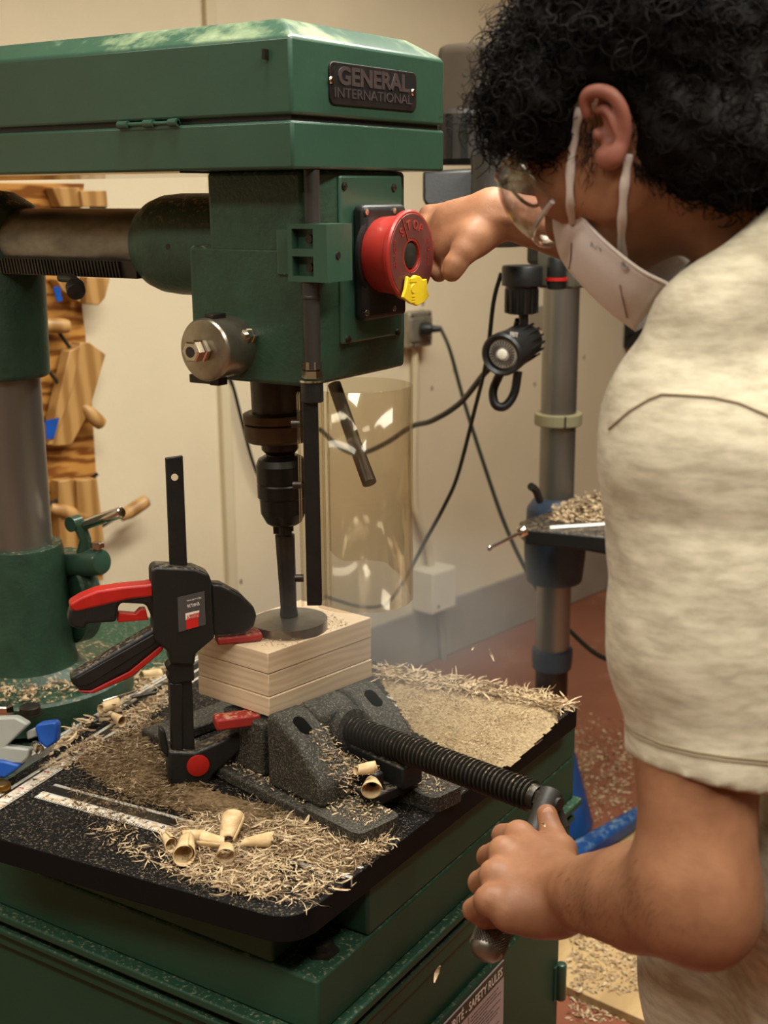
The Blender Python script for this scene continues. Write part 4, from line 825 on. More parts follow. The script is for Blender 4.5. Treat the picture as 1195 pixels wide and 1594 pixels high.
# on the vise
def sampv(rr):
    k = rr.random()
    if k < .45: a, b, z = .05+.07*rr.random(), .02+.06*rr.random(), .045-.2*0
    elif k < .8: a, b, z = .10+.07*rr.random(), (.005+.05*rr.random()) if rr.random() < .5 else (.115+.045*rr.random()), .021
    else: a, b, z = -.2+.28*rr.random(), -.008+.022*rr.random(), .0175
    if k < .45: z = .096-(a-.05)*.85 if b < .052 else .05
    q = vp(a, b, z); return (q[0], q[1], q[2])
shreds('vise_shavings', 1500, sampv, M_chip, .002, .011, .0003, .0009, .006, 1.3, 'shavings caught on the cast iron vise', 'shavings', seed=9)
def samptop(rr):
    q = bC+bd1*(Lf*rr.random())+bd2*(Lr*rr.random()); d = math.hypot(q[0]+.952, q[1]-1.258)
    if .049 < d < .075: return (q[0], q[1], .9005)
shreds('block_shavings', 1600, samptop, M_chip, .001, .006, .0003, .0007, .002, .8, 'fine shavings around the bit on the block', 'shavings', seed=10)
def samptab2(rr):
    u, v = 860+150*rr.random(), 772+45*rr.random()
    if (v-772) < (945-u)*.35-8 if u < 945 else False: return None
    q = onp(u, v, 2, tzz); return (q[0], q[1], tzz+.001+.008*rr.random())
shreds('far_table_shavings', 1800, samptab2, M_chip, .004, .016, .0012, .003, .006, 1.0, 'shavings piled on the blue press table', 'shavings', seed=11)
def sampfloor(rr):
    if rr.random() < .55: u, v = 888+115*rr.random(), 1440+150*rr.random(); z = .019 if v < 1545 else .001
    else: u, v = 893+90*rr.random(), 1110+120*rr.random()+60*rr.random(); z = .001
    q = onp(u, v, 2, 0); q = onp(u, v, 2, z); return (q[0], q[1], z)
shreds('floor_shavings', 2200, sampfloor, M_chip, .003, .016, .0008, .003, .003, 1.0, 'wood chips scattered on the red-brown floor by the cabinet', 'shavings', seed=12)
# curled ribbons: single things
def curl(u, v, z, ang, L_, r0, r1, label, tilt=0.0, turns=1.35, name='curled_shaving'):
    c0 = onp(u, v, 2, z+max(r0, r1)); d = unit(V(math.cos(ang), math.sin(ang), tilt)); X_, Y_, D_ = basis(d); vs, fs = [], []; nu, nv = 26, 7
    sd_ = R.random()*6
    for j in range(nv+1):
        t = j/nv
        for i in range(nu+1):
            s_ = i/nu; a = sd_+s_*turns*2*math.pi; r_ = (r0+(r1-r0)*t)*(1-.22*s_)*(1+.05*math.sin(5*s_+3*t)); e = .12*L_*math.sin(a*.7+1)
            vs.append(c0+D_*((t-.5)*L_+(e if j in (0, nv) else 0))+(X_*math.cos(a)+Y_*math.sin(a))*r_)
    for j in range(nv):
        for i in range(nu): fs.append((j*(nu+1)+i, j*(nu+1)+i+1, (j+1)*(nu+1)+i+1, (j+1)*(nu+1)+i))
    o = finish(name, [tuple(p) for p in vs], fs, M_curl, smooth=180, label=label, cat='shaving', group='curled wood ribbons'); m = o.modifiers.new('thick', 'SOLIDIFY'); m.thickness = .0006; return o
tz_ = TZ+.004
curl(357, 1290, tz_, 2.0, .034, .009, .015, 'tallest curled wood ribbon, standing at the back of the front heap', .45)
curl(330, 1308, tz_, .25, .030, .0105, .007, 'open curled ribbon lying just left of the tallest one')
curl(352, 1327, tz_, -.95, .020, .0085, .012, 'curled ribbon with its round mouth toward the front')
curl(398, 1310, tz_, .55, .036, .004, .010, 'pointed cone-shaped curled ribbon right of the heap', .1)
curl(288, 1318, tz_, 2.2, .036, .013, .009, 'widest ragged curled ribbon in the front heap')
curl(262, 1308, tz_, 2.6, .022, .009, .006, 'small curled ribbon at the left end of the front heap')
curl(300, 1302, tz_, .5, .026, .007, .009, 'curled ribbon behind the widest one')
curl(568, 1197, TZ+.058, .9, .022, .006, .008, 'small round curled ribbon on the vise under the screw')
curl(578, 1222, TZ+.030, -1.0, .030, .006, .014, 'cone-shaped curled ribbon hanging off the vise')
curl(182, 1118, TZ+.003, -.35, .030, .004, .009, 'cone-shaped curled ribbon lying in the ruled track')
curl(235, 1050, .702, .8, .030, .008, .010, 'curled ribbon on the green base behind the clamp')
curl(170, 1100, .722, 1.2, .026, .008, .010, 'ragged dark ribbon beside the drill bits')
# flakes in the air
for i, (u, v, d, L_, a) in enumerate(((765, 1020, 1.75, .018, 1.2), (738, 1008, 1.75, .010, 2.3), (680, 1517, 1.2, .016, 1.9), (846, 1284, 1.3, .005, 1), (268, 500, 1.5, .0001, 0))[:4]):
    c_ = at(u, v, d); vs, fs = [], []
    for k in range(5):
        t = k/4-.5; w = .0022*(1-abs(t)*1.4); c2 = c_+(rt*math.cos(a)*-1+up*math.sin(a))*t*L_+fw*.004*math.cos(t*3); vs += [c2-rt*w, c2+rt*w]
    fs = [(2*k, 2*k+1, 2*k+3, 2*k+2) for k in range(4)]
    o = finish('flying_chip', [tuple(p) for p in vs], fs, M_chip, smooth=0, label=('wood chip in the air above the brown floor behind the table', 'smaller wood chip in the air left of the other over the table', 'wood chip falling in front of the cabinet door', 'tiny chip in the air left of the crank')[i], cat='chip')
    m = o.modifiers.new('thick', 'SOLIDIFY'); m.thickness = .0004
# ------------------------------------------------------------------ person (signed distance volume -> one continuous mesh)
class SDF:
    def __init__(s, lo, hi, h):
        s.lo = V(*lo); s.h = h; s.n = np.ceil((V(*hi)-s.lo)/h).astype(int)+1
        s.F = np.full(tuple(s.n), .06, np.float32)
    def win(s, lo, hi):
        a = np.maximum(0, np.floor((V(*lo)-s.lo)/s.h).astype(int)); b = np.minimum(s.n, np.ceil((V(*hi)-s.lo)/s.h).astype(int)+1)
        if np.any(b <= a): return None
        g = [(s.lo[i]+s.h*np.arange(a[i], b[i])).astype(np.float32) for i in range(3)]
        return tuple(slice(a[i], b[i]) for i in range(3)), g[0][:, None, None], g[1][None, :, None], g[2][None, None, :]
    def mix(s, sl, d, k, sub=False):
        F_ = s.F[sl]
        if sub:
            d = -d
            h = np.clip(.5-.5*(d-F_)/k, 0, 1) if k else None
            h = np.clip(.5+.5*(d-F_)/max(k, 1e-6), 0, 1); s.F[sl] = F_*(1-h)+d*h+k*h*(1-h)
        else:
            h = np.clip(.5+.5*(F_-d)/max(k, 1e-6), 0, 1); s.F[sl] = F_*(1-h)+d*h-k*h*(1-h)
    def cone(s, p0, r0, p1, r1, k=.01, n=None, f=1.0, sub=False):   # tapered capsule, flattened by f along n
        p0, p1 = V(*p0), V(*p1); m = max(r0, r1)*max(1, f)+k+.02
        w = s.win(np.minimum(p0, p1)-m, np.maximum(p0, p1)+m)
        if w is None: return
        sl, X, Y, Z = w; d = p1-p0; L2 = d @ d
        if n is not None:
            n = unit(n); n = unit(n-d*(n @ d)/L2)
        x, y, z = X-p0[0], Y-p0[1], Z-p0[2]; t = np.clip((x*d[0]+y*d[1]+z*d[2])/L2, 0, 1)
        x, y, z = x-t*d[0], y-t*d[1], z-t*d[2]
        if n is not None:
            q = x*n[0]+y*n[1]+z*n[2]; g = (1/f-1)*q; x, y, z = x+g*n[0], y+g*n[1], z+g*n[2]
        s.mix(sl, (np.sqrt(x*x+y*y+z*z)-(r0+(r1-r0)*t))*(min(1, f) if n is not None else 1), k, sub)
    def ell(s, c, ax, r, k=.01, sub=False):
        c = V(*c); m = max(r)+k+.02; w = s.win(c-m, c+m)
        if w is None: return
        sl, X, Y, Z = w; x, y, z = X-c[0], Y-c[1], Z-c[2]
        q = [(x*a[0]+y*a[1]+z*a[2]) for a in ax]; k0 = np.sqrt(sum((q[i]/r[i])**2 for i in range(3))); k1 = np.sqrt(sum((q[i]/r[i]**2)**2 for i in range(3)))
        s.mix(sl, k0*(k0-1)/np.maximum(k1, 1e-6), k, sub)
    def chain(s, pts, rs, k=.01, **kw):
        for i in range(len(pts)-1): s.cone(pts[i], rs[i], pts[i+1], rs[i+1], k if i else kw.get('k0', k), **{a: b for a, b in kw.items() if a != 'k0'})
    def mesh(s):
        F_ = s.F; ins = F_ < 0; n = s.n; 
        c8 = [ins[i:n[0]-1+i, j:n[1]-1+j, k:n[2]-1+k] for i in (0,1) for j in (0,1) for k in (0,1)]
        sm = sum(c.astype(np.int8) for c in c8); act = (sm > 0) & (sm < 8); I, J, K = np.nonzero(act)
        vid = np.full(act.shape, -1, np.int64); vid[I, J, K] = np.arange(len(I))
        acc = np.zeros((len(I), 3)); cnt = np.zeros(len(I))
        for ax in range(3):
            o1, o2 = [a for a in range(3) if a != ax]
            for a in (0, 1):
                for b in (0, 1):
                    off = [0, 0, 0]; off[o1] = a; off[o2] = b; f0 = F_[I+off[0], J+off[1], K+off[2]]; off2 = list(off); off2[ax] = 1
                    f1 = F_[I+off2[0], J+off2[1], K+off2[2]]; m = (f0 < 0) != (f1 < 0); t = np.where(m, f0/np.where(m, f0-f1, 1), 0)
                    p = np.zeros((len(I), 3)); p[:, ax] = t; p[:, o1] = a; p[:, o2] = b; acc += p*m[:, None]; cnt += m
        P = s.lo+s.h*(np.stack([I, J, K], 1)+acc/cnt[:, None]); quads = []
        for ax in range(3):
            o1, o2 = [(1, 2), (2, 0), (0, 1)][ax]
            sl0 = [slice(None)]*3; sl1 = [slice(None)]*3; sl0[ax] = slice(0, n[ax]-1); sl1[ax] = slice(1, n[ax])
            A_, B_ = ins[tuple(sl0)], ins[tuple(sl1)]; D_ = np.stack(np.nonzero(A_ != B_), 1)
            ok = (D_[:, o1] > 0) & (D_[:, o2] > 0) & (D_[:, o1] < n[o1]-1) & (D_[:, o2] < n[o2]-1); D_ = D_[ok]
            q = []
            for a, b in ((-1, -1), (0, -1), (0, 0), (-1, 0)):
                E_ = D_.copy(); E_[:, o1] += a; E_[:, o2] += b; q.append(vid[E_[:, 0], E_[:, 1], E_[:, 2]])
            q = np.stack(q, 1); fl = A_[D_[:, 0], D_[:, 1], D_[:, 2]]; q = np.where(fl[:, None], q, q[:, ::-1]); quads.append(q)
        return P, np.concatenate(quads)
def sdfobj(name, S, m, parent, smooth_it=0, **kw):
    P, Q = S.mesh(); o = finish(name, P, Q, m, parent, smooth=180, **kw)
    if smooth_it: md = o.modifiers.new('relax', 'SMOOTH'); md.factor = .5; md.iterations = smooth_it
    return o
# --- head frame: f forward (down-left), u up, l the person's left (towards the camera)
EAR = at(944, 197, .99); th_ = math.radians(36)
hf, hu_, hl = V(-math.cos(th_), 0, -math.sin(th_)), V(-math.sin(th_), 0, math.cos(th_)), V(0, -1, 0)
HO = EAR+V(0, .076, 0)
def HP(a, b, c=0.0): return HO+hf*a+hu_*b+hl*c
HAX = (hf, hu_, hl)
def hpix(u, v, c):                                     # point seen at (u,v) on the head's plane lateral offset c
    return onp(u, v, 1, HO[1]-c)
person = thing('person', (-.17, 1.09, 0), 'person with curly black hair, goggles, white mask and oatmeal t-shirt leaning over the drill press', 'person')
LSH, LEL, LWR = at(1105, 700, 1.02), at(1076, 1400, 1.0), at(872, 1390, 1.255)
RWR = at(772, 330, 1.47); REL = V(-.44, 1.42, 1.352); RSH = V(-.17, 1.27, 1.27)
NB = V(-.235, 1.105, 1.33)
B = SDF((-.84, .72, -.02) if False else (-.86, .74, .60), (.22, 1.56, 1.70), .0026)
# skull and face
B.ell(HP(-.005, .048), HAX, (.098, .086, .074), .01)
B.ell(HP(.035, -.01), HAX, (.060, .085, .060), .02)
B.ell(HP(.055, -.060), HAX, (.040, .030, .040), .025)
B.cone(HP(.005, -.045, .052), .016, HP(.070, -.072, .018), .015, .02); B.cone(HP(.005, -.045, -.052), .016, HP(.070, -.072, -.018), .015, .02)
B.cone(HP(.088, .012), .009, HP(.106, -.022), .013, .012); B.ell(HP(.098, -.045), HAX, (.010, .009, .022), .01)
B.cone(HP(.09, .032, .045), .009, HP(.098, .030, 0), .009, .012); B.cone(HP(.09, .032, -.045), .009, HP(.098, .030, 0), .009, .012)
for s_ in (-1, 1):
    B.ell(HP(.093, .014, s_*.032), HAX, (.012, .010, .016), .008, sub=True); B.ell(HP(.080, .014, s_*.031), HAX, (.012, .012, .012), .002)
    B.ell(HP(.07, -.01, s_*.045), HAX, (.022, .022, .018), .02)
B.ell(HP(.022, -.012, .062), HAX, (.04, .05, .014), .02)
# neck
B.cone(HP(-.035, -.012), .058, NB+V(-.03, 0, .03), .060, .03); B.cone(HP(-.055, -.01), .042, NB+V(.05, .0, .02), .05, .03)
B.cone(HP(-.02, -.03, .045), .018, NB+V(-.06, -.02, -.01), .018, .03); B.cone(NB+V(-.02,0,.03), .06, NB+V(0,0,-.05), .08, .03)
# trunk
HIP = V(-.17, 1.09, .86)
B.cone(NB+V(.03, -.02, -.10), .10, V(-.13, 1.09, 1.06), .115, .05, n=V(0, 1, 0), f=1.35); B.cone(V(-.13, 1.09, 1.06), .11, HIP, .115, .05, n=V(0, 1, 0), f=1.3)
B.cone(NB+V(.03, 0, -.07), .06, LSH+V(.02, .03, 0), .055, .03); B.cone(NB+V(.03, 0, -.06), .08, RSH, .06, .05)
B.cone(HIP, .115, V(-.17, 1.09, .66), .11, .04, n=V(0, 1, 0), f=1.3)
# arms
fa = LWR-LEL
B.cone(LSH, .060, LSH*.5+LEL*.5, .048, .03); B.cone(LSH*.5+LEL*.5, .048, LEL+V(0, .005, .03), .046, .03)
B.ell(LSH*.4+LEL*.6, (V(1,0,0), V(0,1,0), V(0,0,1)), (.045, .045, .06), .03)
elb = at(1085, 1462, .985); B.ell(at(1106, 1438, .99), (V(1,0,0), V(0,1,0), V(0,0,1)), (.028, .028, .030), .03)
def fl(t): return LEL+fa*t
fn = np.cross(fa, V(0, 0, 1))
B.cone(LEL, .0470, fl(.34), .0470, .03); B.cone(fl(.34), .0470, fl(.68), .0375, .003); B.cone(fl(.68), .0375, fl(1.0), .0315, .003); B.cone(fl(1.0), .0315, fl(1.10), .0275, .003)
B.ell(at(858, 1424, 1.235), HAX, (.012, .012, .012), .012)
# right arm and hand on the paddle
B.cone(RSH, .055, REL, .042, .03); ra = RWR-REL
B.cone(REL, .042, REL+ra*.4, .040, .02); B.cone(REL+ra*.4, .039, REL+ra*.85, .028, .003); B.cone(REL+ra*.85, .028, RWR, .026, .004)
def P3(l): return [at(*q) for q in l]
B.chain(P3([(870, 362, 1.43), (815, 345, 1.44), (765, 338, 1.45)]), [.006, .006, .004], .006)
# back of the right hand (palm slab), knuckles down to the left, fingers curling down behind the paddle
pw0, pk = at(757, 335, 1.475), at(697, 352, 1.500)
B.cone(at(760, 330, 1.475), .024, at(705, 345, 1.50), .025, .015); B.cone(at(752, 358, 1.47), .024, at(695, 375, 1.50), .022, .015); B.cone(at(735, 375, 1.46), .020, at(700, 395, 1.49), .018, .015)
for pts, r in (([(700, 330, 1.52), (668, 335, 1.53), (655, 365, 1.525), (662, 395, 1.515)], (.0125, .012, .0105, .009)),
               ([(700, 345, 1.51), (665, 358, 1.52), (658, 390, 1.515), (668, 418, 1.505)], (.0125, .0125, .011, .0095)),
               ([(705, 362, 1.50), (676, 378, 1.51), (672, 408, 1.505), (683, 427, 1.495)], (.0125, .012, .011, .0095)),
               ([(715, 375, 1.485), (705, 395, 1.487), (702, 412, 1.485), (698, 424, 1.475)], (.012, .0115, .011, .0095))):
    B.chain(P3(pts), r, .004, k0=.012)
B.chain(P3([(735, 372, 1.455), (722, 392, 1.45), (708, 412, 1.45), (703, 424, 1.45)]), (.015, .0135, .0125, .011), .006, k0=.014)
# left hand on the crank handle
def hh(u, v, d): return at(u, v, d)
B.cone(hh(862, 1370, 1.25), .026, hh(818, 1328, 1.30), .024, .015); B.cone(hh(862, 1385, 1.24), .027, hh(800, 1355, 1.275), .024, .015)
B.cone(hh(862, 1405, 1.23), .026, hh(790, 1385, 1.25), .022, .015); B.cone(hh(865, 1422, 1.225), .022, hh(795, 1418, 1.225), .021, .015); B.ell(hh(835, 1422, 1.225), HAX, (.022, .018, .018), .015)
FNG = [ # knuckle, middle joint, end joint, tip (curling away round the handle)
 [(806, 1300, 1.315), (783, 1301, 1.345), (800, 1318, 1.375), (822, 1322, 1.372)],
 [(782, 1325, 1.285), (760, 1334, 1.320), (779, 1352, 1.352), (802, 1356, 1.348)],
 [(768, 1362, 1.26), (747, 1374, 1.292), (765, 1392, 1.325), (788, 1396, 1.322)],
 [(760, 1402, 1.235), (738, 1416, 1.262), (755, 1430, 1.292), (776, 1432, 1.292)]]
for i, pts in enumerate(FNG):
    r = (.0138, .0125, .0112, .0095) if i < 3 else (.0128, .0118, .0105, .009)
    B.chain(P3(pts), r, .002, k0=.008)
    kx_, ky_, kd_ = pts[0]; B.cone(hh(845-5*i, 1345+22*i, 1.262-.012*i), .0175, hh(kx_+4, ky_+2, kd_-.004), .0132, .008); B.ell(hh(kx_+1, ky_-1, kd_-.006), HAX, (.0135, .0135, .0135), .006)
B.chain(P3([(862, 1362, 1.262), (872, 1325, 1.295), (860, 1302, 1.318), (851, 1268, 1.338)]), (.021, .0165, .0130, .0112), .006, k0=.018)
body = sdfobj('body', B, M_skin, person, 2)
del B
# thumb nail
nc = at(853, 1266, 1.3275); m_ = MB(); m_.lathe(nc+unit(CAM-nc)*-.004, unit(CAM-nc), [(0, .0062), (.004, .0056), (.0046, .003)], 14); tn_ = m_.build('thumbnail', M_nail, person)
# legs, trousers, shoes (outside the frame, they carry the figure)
Tq = SDF((-.42, .82, .02), (.08, 1.38, .90), .008)
Tq.cone(HIP+V(0, 0, -.06), .118, HIP+V(0, 0, -.16), .125, .02, n=V(0, 1, 0), f=1.25)
for s_ in (-1, 1): Tq.cone((-.16, 1.09+s_*.085, .74), .085, (-.17, 1.09+s_*.11, .44), .066, .04); Tq.cone((-.17, 1.09+s_*.11, .44), .066, (-.13, 1.09+s_*.12, .10), .052, .02)
sdfobj('trousers', Tq, M_jean, person, 1)
for s_ in (-1, 1):
    sx, sy = -.20, 1.09+s_*.12
    S2 = SDF((sx-.16, sy-.08, -.02), (sx+.16, sy+.08, .17), .006); S2.cone((sx+.08, sy, .045), .042, (sx-.08, sy, .036), .036, .01); S2.cone((sx+.08, sy, .05), .042, (sx+.07, sy, .12), .046, .02)
    S2.ell((sx, sy, -.2), (V(1,0,0), V(0,1,0), V(0,0,1)), (3, 3, .2), .0, sub=True); sdfobj('shoe', S2, M_shoe, person, 1)
# --- ear
E_ = SDF(EAR-.06, EAR+.06, .0011)
ef, eu = hf, hu_; en = unit(hl*.80-hf*.6); eA = unit(np.cross(eu, en)); 
def EP(u, v, o=0.0): return onp(u, v, 1, EAR[1]-.004+o)+0
rim = [(920, 180), (918, 160), (926, 147), (944, 143), (962, 150), (974, 170), (977, 195), (973, 218), (966, 238)]
n_ = len(rim)
pts = spline([EP(u, v)-V(0, 1, 0)*(.002+.011*math.sin(math.pi*min(1, i/(n_-1)+.15))) for i, (u, v) in enumerate(rim)], 5)
E_.chain(pts, [.0034+.0012*math.sin(math.pi*i/(len(pts)-1)) for i in range(len(pts))], .002)
E_.chain(spline([EP(966, 238)-V(0, .005, 0), EP(960, 247)-V(0, .005, 0), EP(951, 250)-V(0,.003,0), EP(943, 243)-V(0, .001, 0)], 3), [.0045+.0002*i for i in range(10)], .004)
for (u0, v0, u1, v1, r_) in ((940, 160, 965, 195, .0034), (966, 185, 966, 228, .0036), (945, 175, 958, 215, .0034), (958, 235, 942, 243, .0044), (962, 215, 955, 240, .004)):
    E_.cone(EP(u0, v0)-V(0, .003, 0), r_, EP(u1, v1)-V(0, .004, 0), r_, .008)
E_.chain(spline([EP(934, 174)-V(0, .005, 0), EP(950, 172)-V(0, .009, 0), EP(960, 190)-V(0, .010, 0), EP(960, 212)-V(0, .009, 0), EP(950, 230)-V(0, .006, 0)], 4), [.0027]*17, .002)
E_.ell(EP(944, 203)-V(0, .010, 0), HAX, (.0075, .014, .008), .003, sub=True)
E_.ell(EP(933, 210)-V(0, .001, 0), HAX, (.0045, .006, .006), .004)
E_.cone(EP(950, 160)+V(0, .004, 0), .005, EP(950, 235)+V(0, .004, 0), .007, .006)
sdfobj('ear', E_, M_ear, person, 2)
# --- shirt
def sh_(u, v, d): return at(u, v, d)
def mk_grid(): return SDF((-.60, .70, .54), (.26, 1.50, 1.60), .0042)
SL = mk_grid(); S_ = mk_grid()
SL.cone(sh_(1122, 690, 1.03), .083, sh_(1098, 1215, 1.01), .0635, .03)
SL.cone(sh_(1100, 730, 1.01), .078, sh_(1085, 1000, 1.01), .066, .03)
sl, X, Y, Z = S_.win(S_.lo, S_.lo+S_.h*(S_.n-1))
hA, hB, hC_ = at(972, 1178, 1.0), at(1195, 1240, .955), at(1150, 1195, 1.07)
hn = unit(np.cross(hB-hA, hC_-hA)); hn = -hn if hn[2] > 0 else hn
cut = (X-hA[0])*hn[0]+(Y-hA[1])*hn[1]+(Z-hA[2])*hn[2]
SL.F = np.maximum(SL.F, cut.astype(np.float32))
S_.cone(sh_(1130, 660, 1.05), .082, sh_(1190, 520, 1.08), .085, .05)
S_.cone(sh_(1262, 372, .985), .042, sh_(1107, 510, 1.0), .04, .02); S_.cone(sh_(1107, 510, 1.0), .04, sh_(1040, 630, 1.01), .038, .03); S_.cone(sh_(1040, 630, 1.01), .038, sh_(1026, 740, 1.0), .040, .03)
S_.cone(sh_(1265, 370, 1.12), .062, sh_(1220, 560, 1.10), .09, .05)
S_.cone(NB+V(.05, .02, -.05), .085, RSH+V(.02, 0, 0), .075, .05)
S_.cone(NB+V(.03, -.02, -.12), .112, V(-.13, 1.09, 1.06), .128, .05, n=V(0, 1, 0), f=1.35); S_.cone(V(-.13, 1.09, 1.06), .125, HIP+V(0, 0, .02), .135, .05, n=V(0, 1, 0), f=1.25)
S_.cone(sh_(1190, 1150, 1.20), .08, sh_(1150, 1500, 1.22), .085, .05); S_.cone(sh_(1150, 1500, 1.22), .085, sh_(1150, 1700, 1.24), .09, .04); S_.cone(HIP, .13, HIP-V(0,0,.24), .135, .03, n=V(0,1,0), f=1.25)
S_.cone(RSH, .075, REL*.6+RSH*.4, .060, .03)
kk = .03; h_ = np.clip(.5+.5*(S_.F-SL.F)/kk, 0, 1); h_ = np.where(cut > -.12, np.where(SL.F < S_.F, 1.0, 0.0), h_)
S_.F = (S_.F*(1-h_)+SL.F*h_-np.where(cut > -.12, 0, kk)*h_*(1-h_)).astype(np.float32)
# drape: long soft folds pulled from the armpit and shoulder
d1 = unit(.95*rt+V(0,0,.32)); q1_ = X*d1[0]+Y*d1[1]+Z*d1[2]; d2 = unit(rt-up*.8); q2_ = X*d2[0]+Y*d2[1]+Z*d2[2]
w1 = np.sin(q2_*17+1.0)*.5+.5; w2 = np.sin(q1_*13+2.2)*.5+.5
rg = lambda a: (1-np.abs(np.sin(a)))**2
S_.F += (.0055*rg(q1_*19+1.6*np.sin(q2_*14)+.7)*w1+.0055*rg(q2_*21+1.4*np.sin(q1_*17+1))*w2-.002+.0006*np.sin(X*95+Z*60)*np.sin(Y*80-Z*90)).astype(np.float32)
S_.F = np.maximum(S_.F, (.655-Z+0*X+0*Y).astype(np.float32))
shirt = sdfobj('t_shirt', S_, M_shirt, person, 2)
del S_, SL
# seams: raised stitch lines lying on the cloth (armhole and sleeve hem)
bpy.context.view_layer.update()
dgp = bpy.context.evaluated_depsgraph_get()
from mathutils.bvhtree import BVHTree
def bvh(o): return BVHTree.FromObject(o, bpy.context.evaluated_depsgraph_get())
SB = bvh(shirt); inv = PW(person)
def hit(tree, u, v):
    r = unit(ray(u, v)); loc, nrm, idx, d = tree.ray_cast(Vector(CAM), Vector(r))
    return None if loc is None else (V(*loc), V(*nrm))
def seam_(pts, r, name, m, lift=0.0):
    P = []
    for i in range(len(pts)-1):
        for k in range(8):
            t = k/8; h = hit(SB, pts[i][0]*(1-t)+pts[i+1][0]*t, pts[i][1]*(1-t)+pts[i+1][1]*t)
            if h is not None: P.append(h[0]+h[1]*lift)
    if len(P) > 3: 
        m_ = MB(); m_.tube(P, r, 6); return m_.build(name, m, person)
M_seam = mat('seam_thread', (140, 124, 98), .95)
seam_([(948, 668), (980, 640), (1010, 622), (1030, 614), (1070, 616), (1110, 619), (1150, 628), (1190, 645), (1240, 672)], .0011, 'armhole_seam', M_seam, .0006)
seam_([(974, 1128), (990, 1140), (1030, 1158), (1080, 1170), (1130, 1178), (1190, 1184), (1215, 1186)], .0008, 'sleeve_hem_seam', M_seam, .0005)
seam_([(974, 1134), (990, 1147), (1030, 1164), (1080, 1176), (1130, 1184), (1190, 1190), (1215, 1192)], .0006, 'sleeve_hem_seam', M_seam, .0005)
# --- mask: rear edge, mid and front ridge curves on both sides of the head
def hm(u, v, c): return hpix(u, v, c)
edge = [hm(866, 320, .030), hm(893, 326, .050), hm(925, 360, .061), hm(960, 392, .064), hm(1000, 422, .060), hm(1040, 442, .050)]
fld = [hm(862, 322, .012), hm(872, 350, .036), hm(893, 385, .044), hm(925, 425, .047), hm(965, 462, .043), hm(1010, 485, .034)]
rdg = [hm(860, 324, .0), hm(866, 362, .0), hm(878, 405, .0), hm(915, 450, .0), hm(955, 488, .0), hm(990, 515, .0)]
def mirror(p): return V(p[0], 2*HO[1]-p[1], p[2])
rows = []
E1, F1, R1 = spline(edge, 5), spline(fld, 5), spline(rdg, 5)
for i in range(len(E1)):
    a, b, c = E1[i], F1[i], R1[i]; row = spline([a, b, c, mirror(b), mirror(a)], 6); rows.append(row)
vs = [p for r_ in rows for p in r_]; nc_ = len(rows[0]); fs = [(i*nc_+j, i*nc_+j+1, (i+1)*nc_+j+1, (i+1)*nc_+j) for i in range(len(rows)-1) for j in range(nc_-1)]
mk = finish('face_mask', [tuple(p) for p in vs], fs, M_mask, person, smooth=180, label='white folded respirator mask with ear loops'); sm_ = mk.modifiers.new('thick', 'SOLIDIFY'); sm_.thickness = .0016; sm_.offset = 0
m_ = MB(); m_.tube([p+V(0, -.0008, 0) for p in E1], .0014, 6); m_.build('mask_edge', M_strap, mk)
m_ = MB(); m_.tube([p*1.0 for p in R1], .0012, 6); m_.build('mask_ridge', M_strap, mk)
MT = bvh(mk)
invm = PW(mk)
def hitm(u, v, lift=.0006):
    r = Vector(unit(ray(u, v))); loc, nrm, idx, d = MT.ray_cast(Vector(CAM), r)
    if loc is None: return None
    nrm = nrm if nrm.dot(r) < 0 else -nrm; return V(*loc)+V(*nrm)*lift
for pts in ([(890, 378), (889, 400), (886, 418)], [(965, 443), (970, 468), (976, 494)]):
    q = [hitm(*p) for p in pts]; q = [p for p in q if p is not None]
    if len(q) > 1: m_ = MB(); m_.tube(q, .0006, 6); m_.build('mask_crease', M_maskp, mk)
for (u, v) in ((892, 344), (973, 413)):
    q = hitm(u, v, .0002)
    if q is not None: m_ = MB(); m_.lathe(q, unit(CAM-q), [(0, .004), (.0008, .0036), (.0008, .0018), (.0002, .0016)], 16); m_.build('strap_weld', M_maskp, mk)
q0, q1, q2_ = hitm(920, 384), hitm(932, 390), hitm(922, 372)
if q0 is not None and q1 is not None:
    text('mask_print', 'KN', q0, unit(q1-q0), V(0, 0, 1), .006, M_maskp, mk, .0002)
# ear loops: flat ribbons on the skin
def ribbon(pts, w, name, m, parent, t=.0007, side=None):
    P = spline(pts, 6); vs, fs = [], []
    for i, p in enumerate(P):
        T = unit(P[min(i+1, len(P)-1)]-P[max(i-1, 0)]); o = unit(CAM-p); sd2 = unit(np.cross(T, o)); ww = w*(1+.15*math.sin(i*.8)); vs += [p-sd2*ww, p+sd2*ww]
    fs = [(2*i, 2*i+1, 2*i+3, 2*i+2) for i in range(len(P)-1)]
    o = finish(name, [tuple(p) for p in vs], fs, m, parent, smooth=180); md = o.modifiers.new('t', 'SOLIDIFY'); md.thickness = t; return o
SK = bvh(body); invb = PW(body)
def skin(u, v, lift=.0015):
    r = Vector(unit(ray(u, v))); loc, nrm, idx, d = SK.ray_cast(Vector(CAM), r)
    return None if loc is None else V(*loc)+V(*nrm)*lift
def rib(pts, w, name, lift=.003):
    P = []
    for u, v in pts:
        s_ = skin(u, v, lift); P.append(s_ if s_ is not None else at(u, v, .985))
    return ribbon(P, w, name, M_strap, mk)
rib([(905, 168), (899, 200), (894, 230), (890, 270), (890, 310), (893, 345)], .0032, 'ear_loop')
rib([(980, 240), (977, 262), (972, 300), (968, 340), (968, 380), (973, 412)], .0034, 'ear_loop', .003)
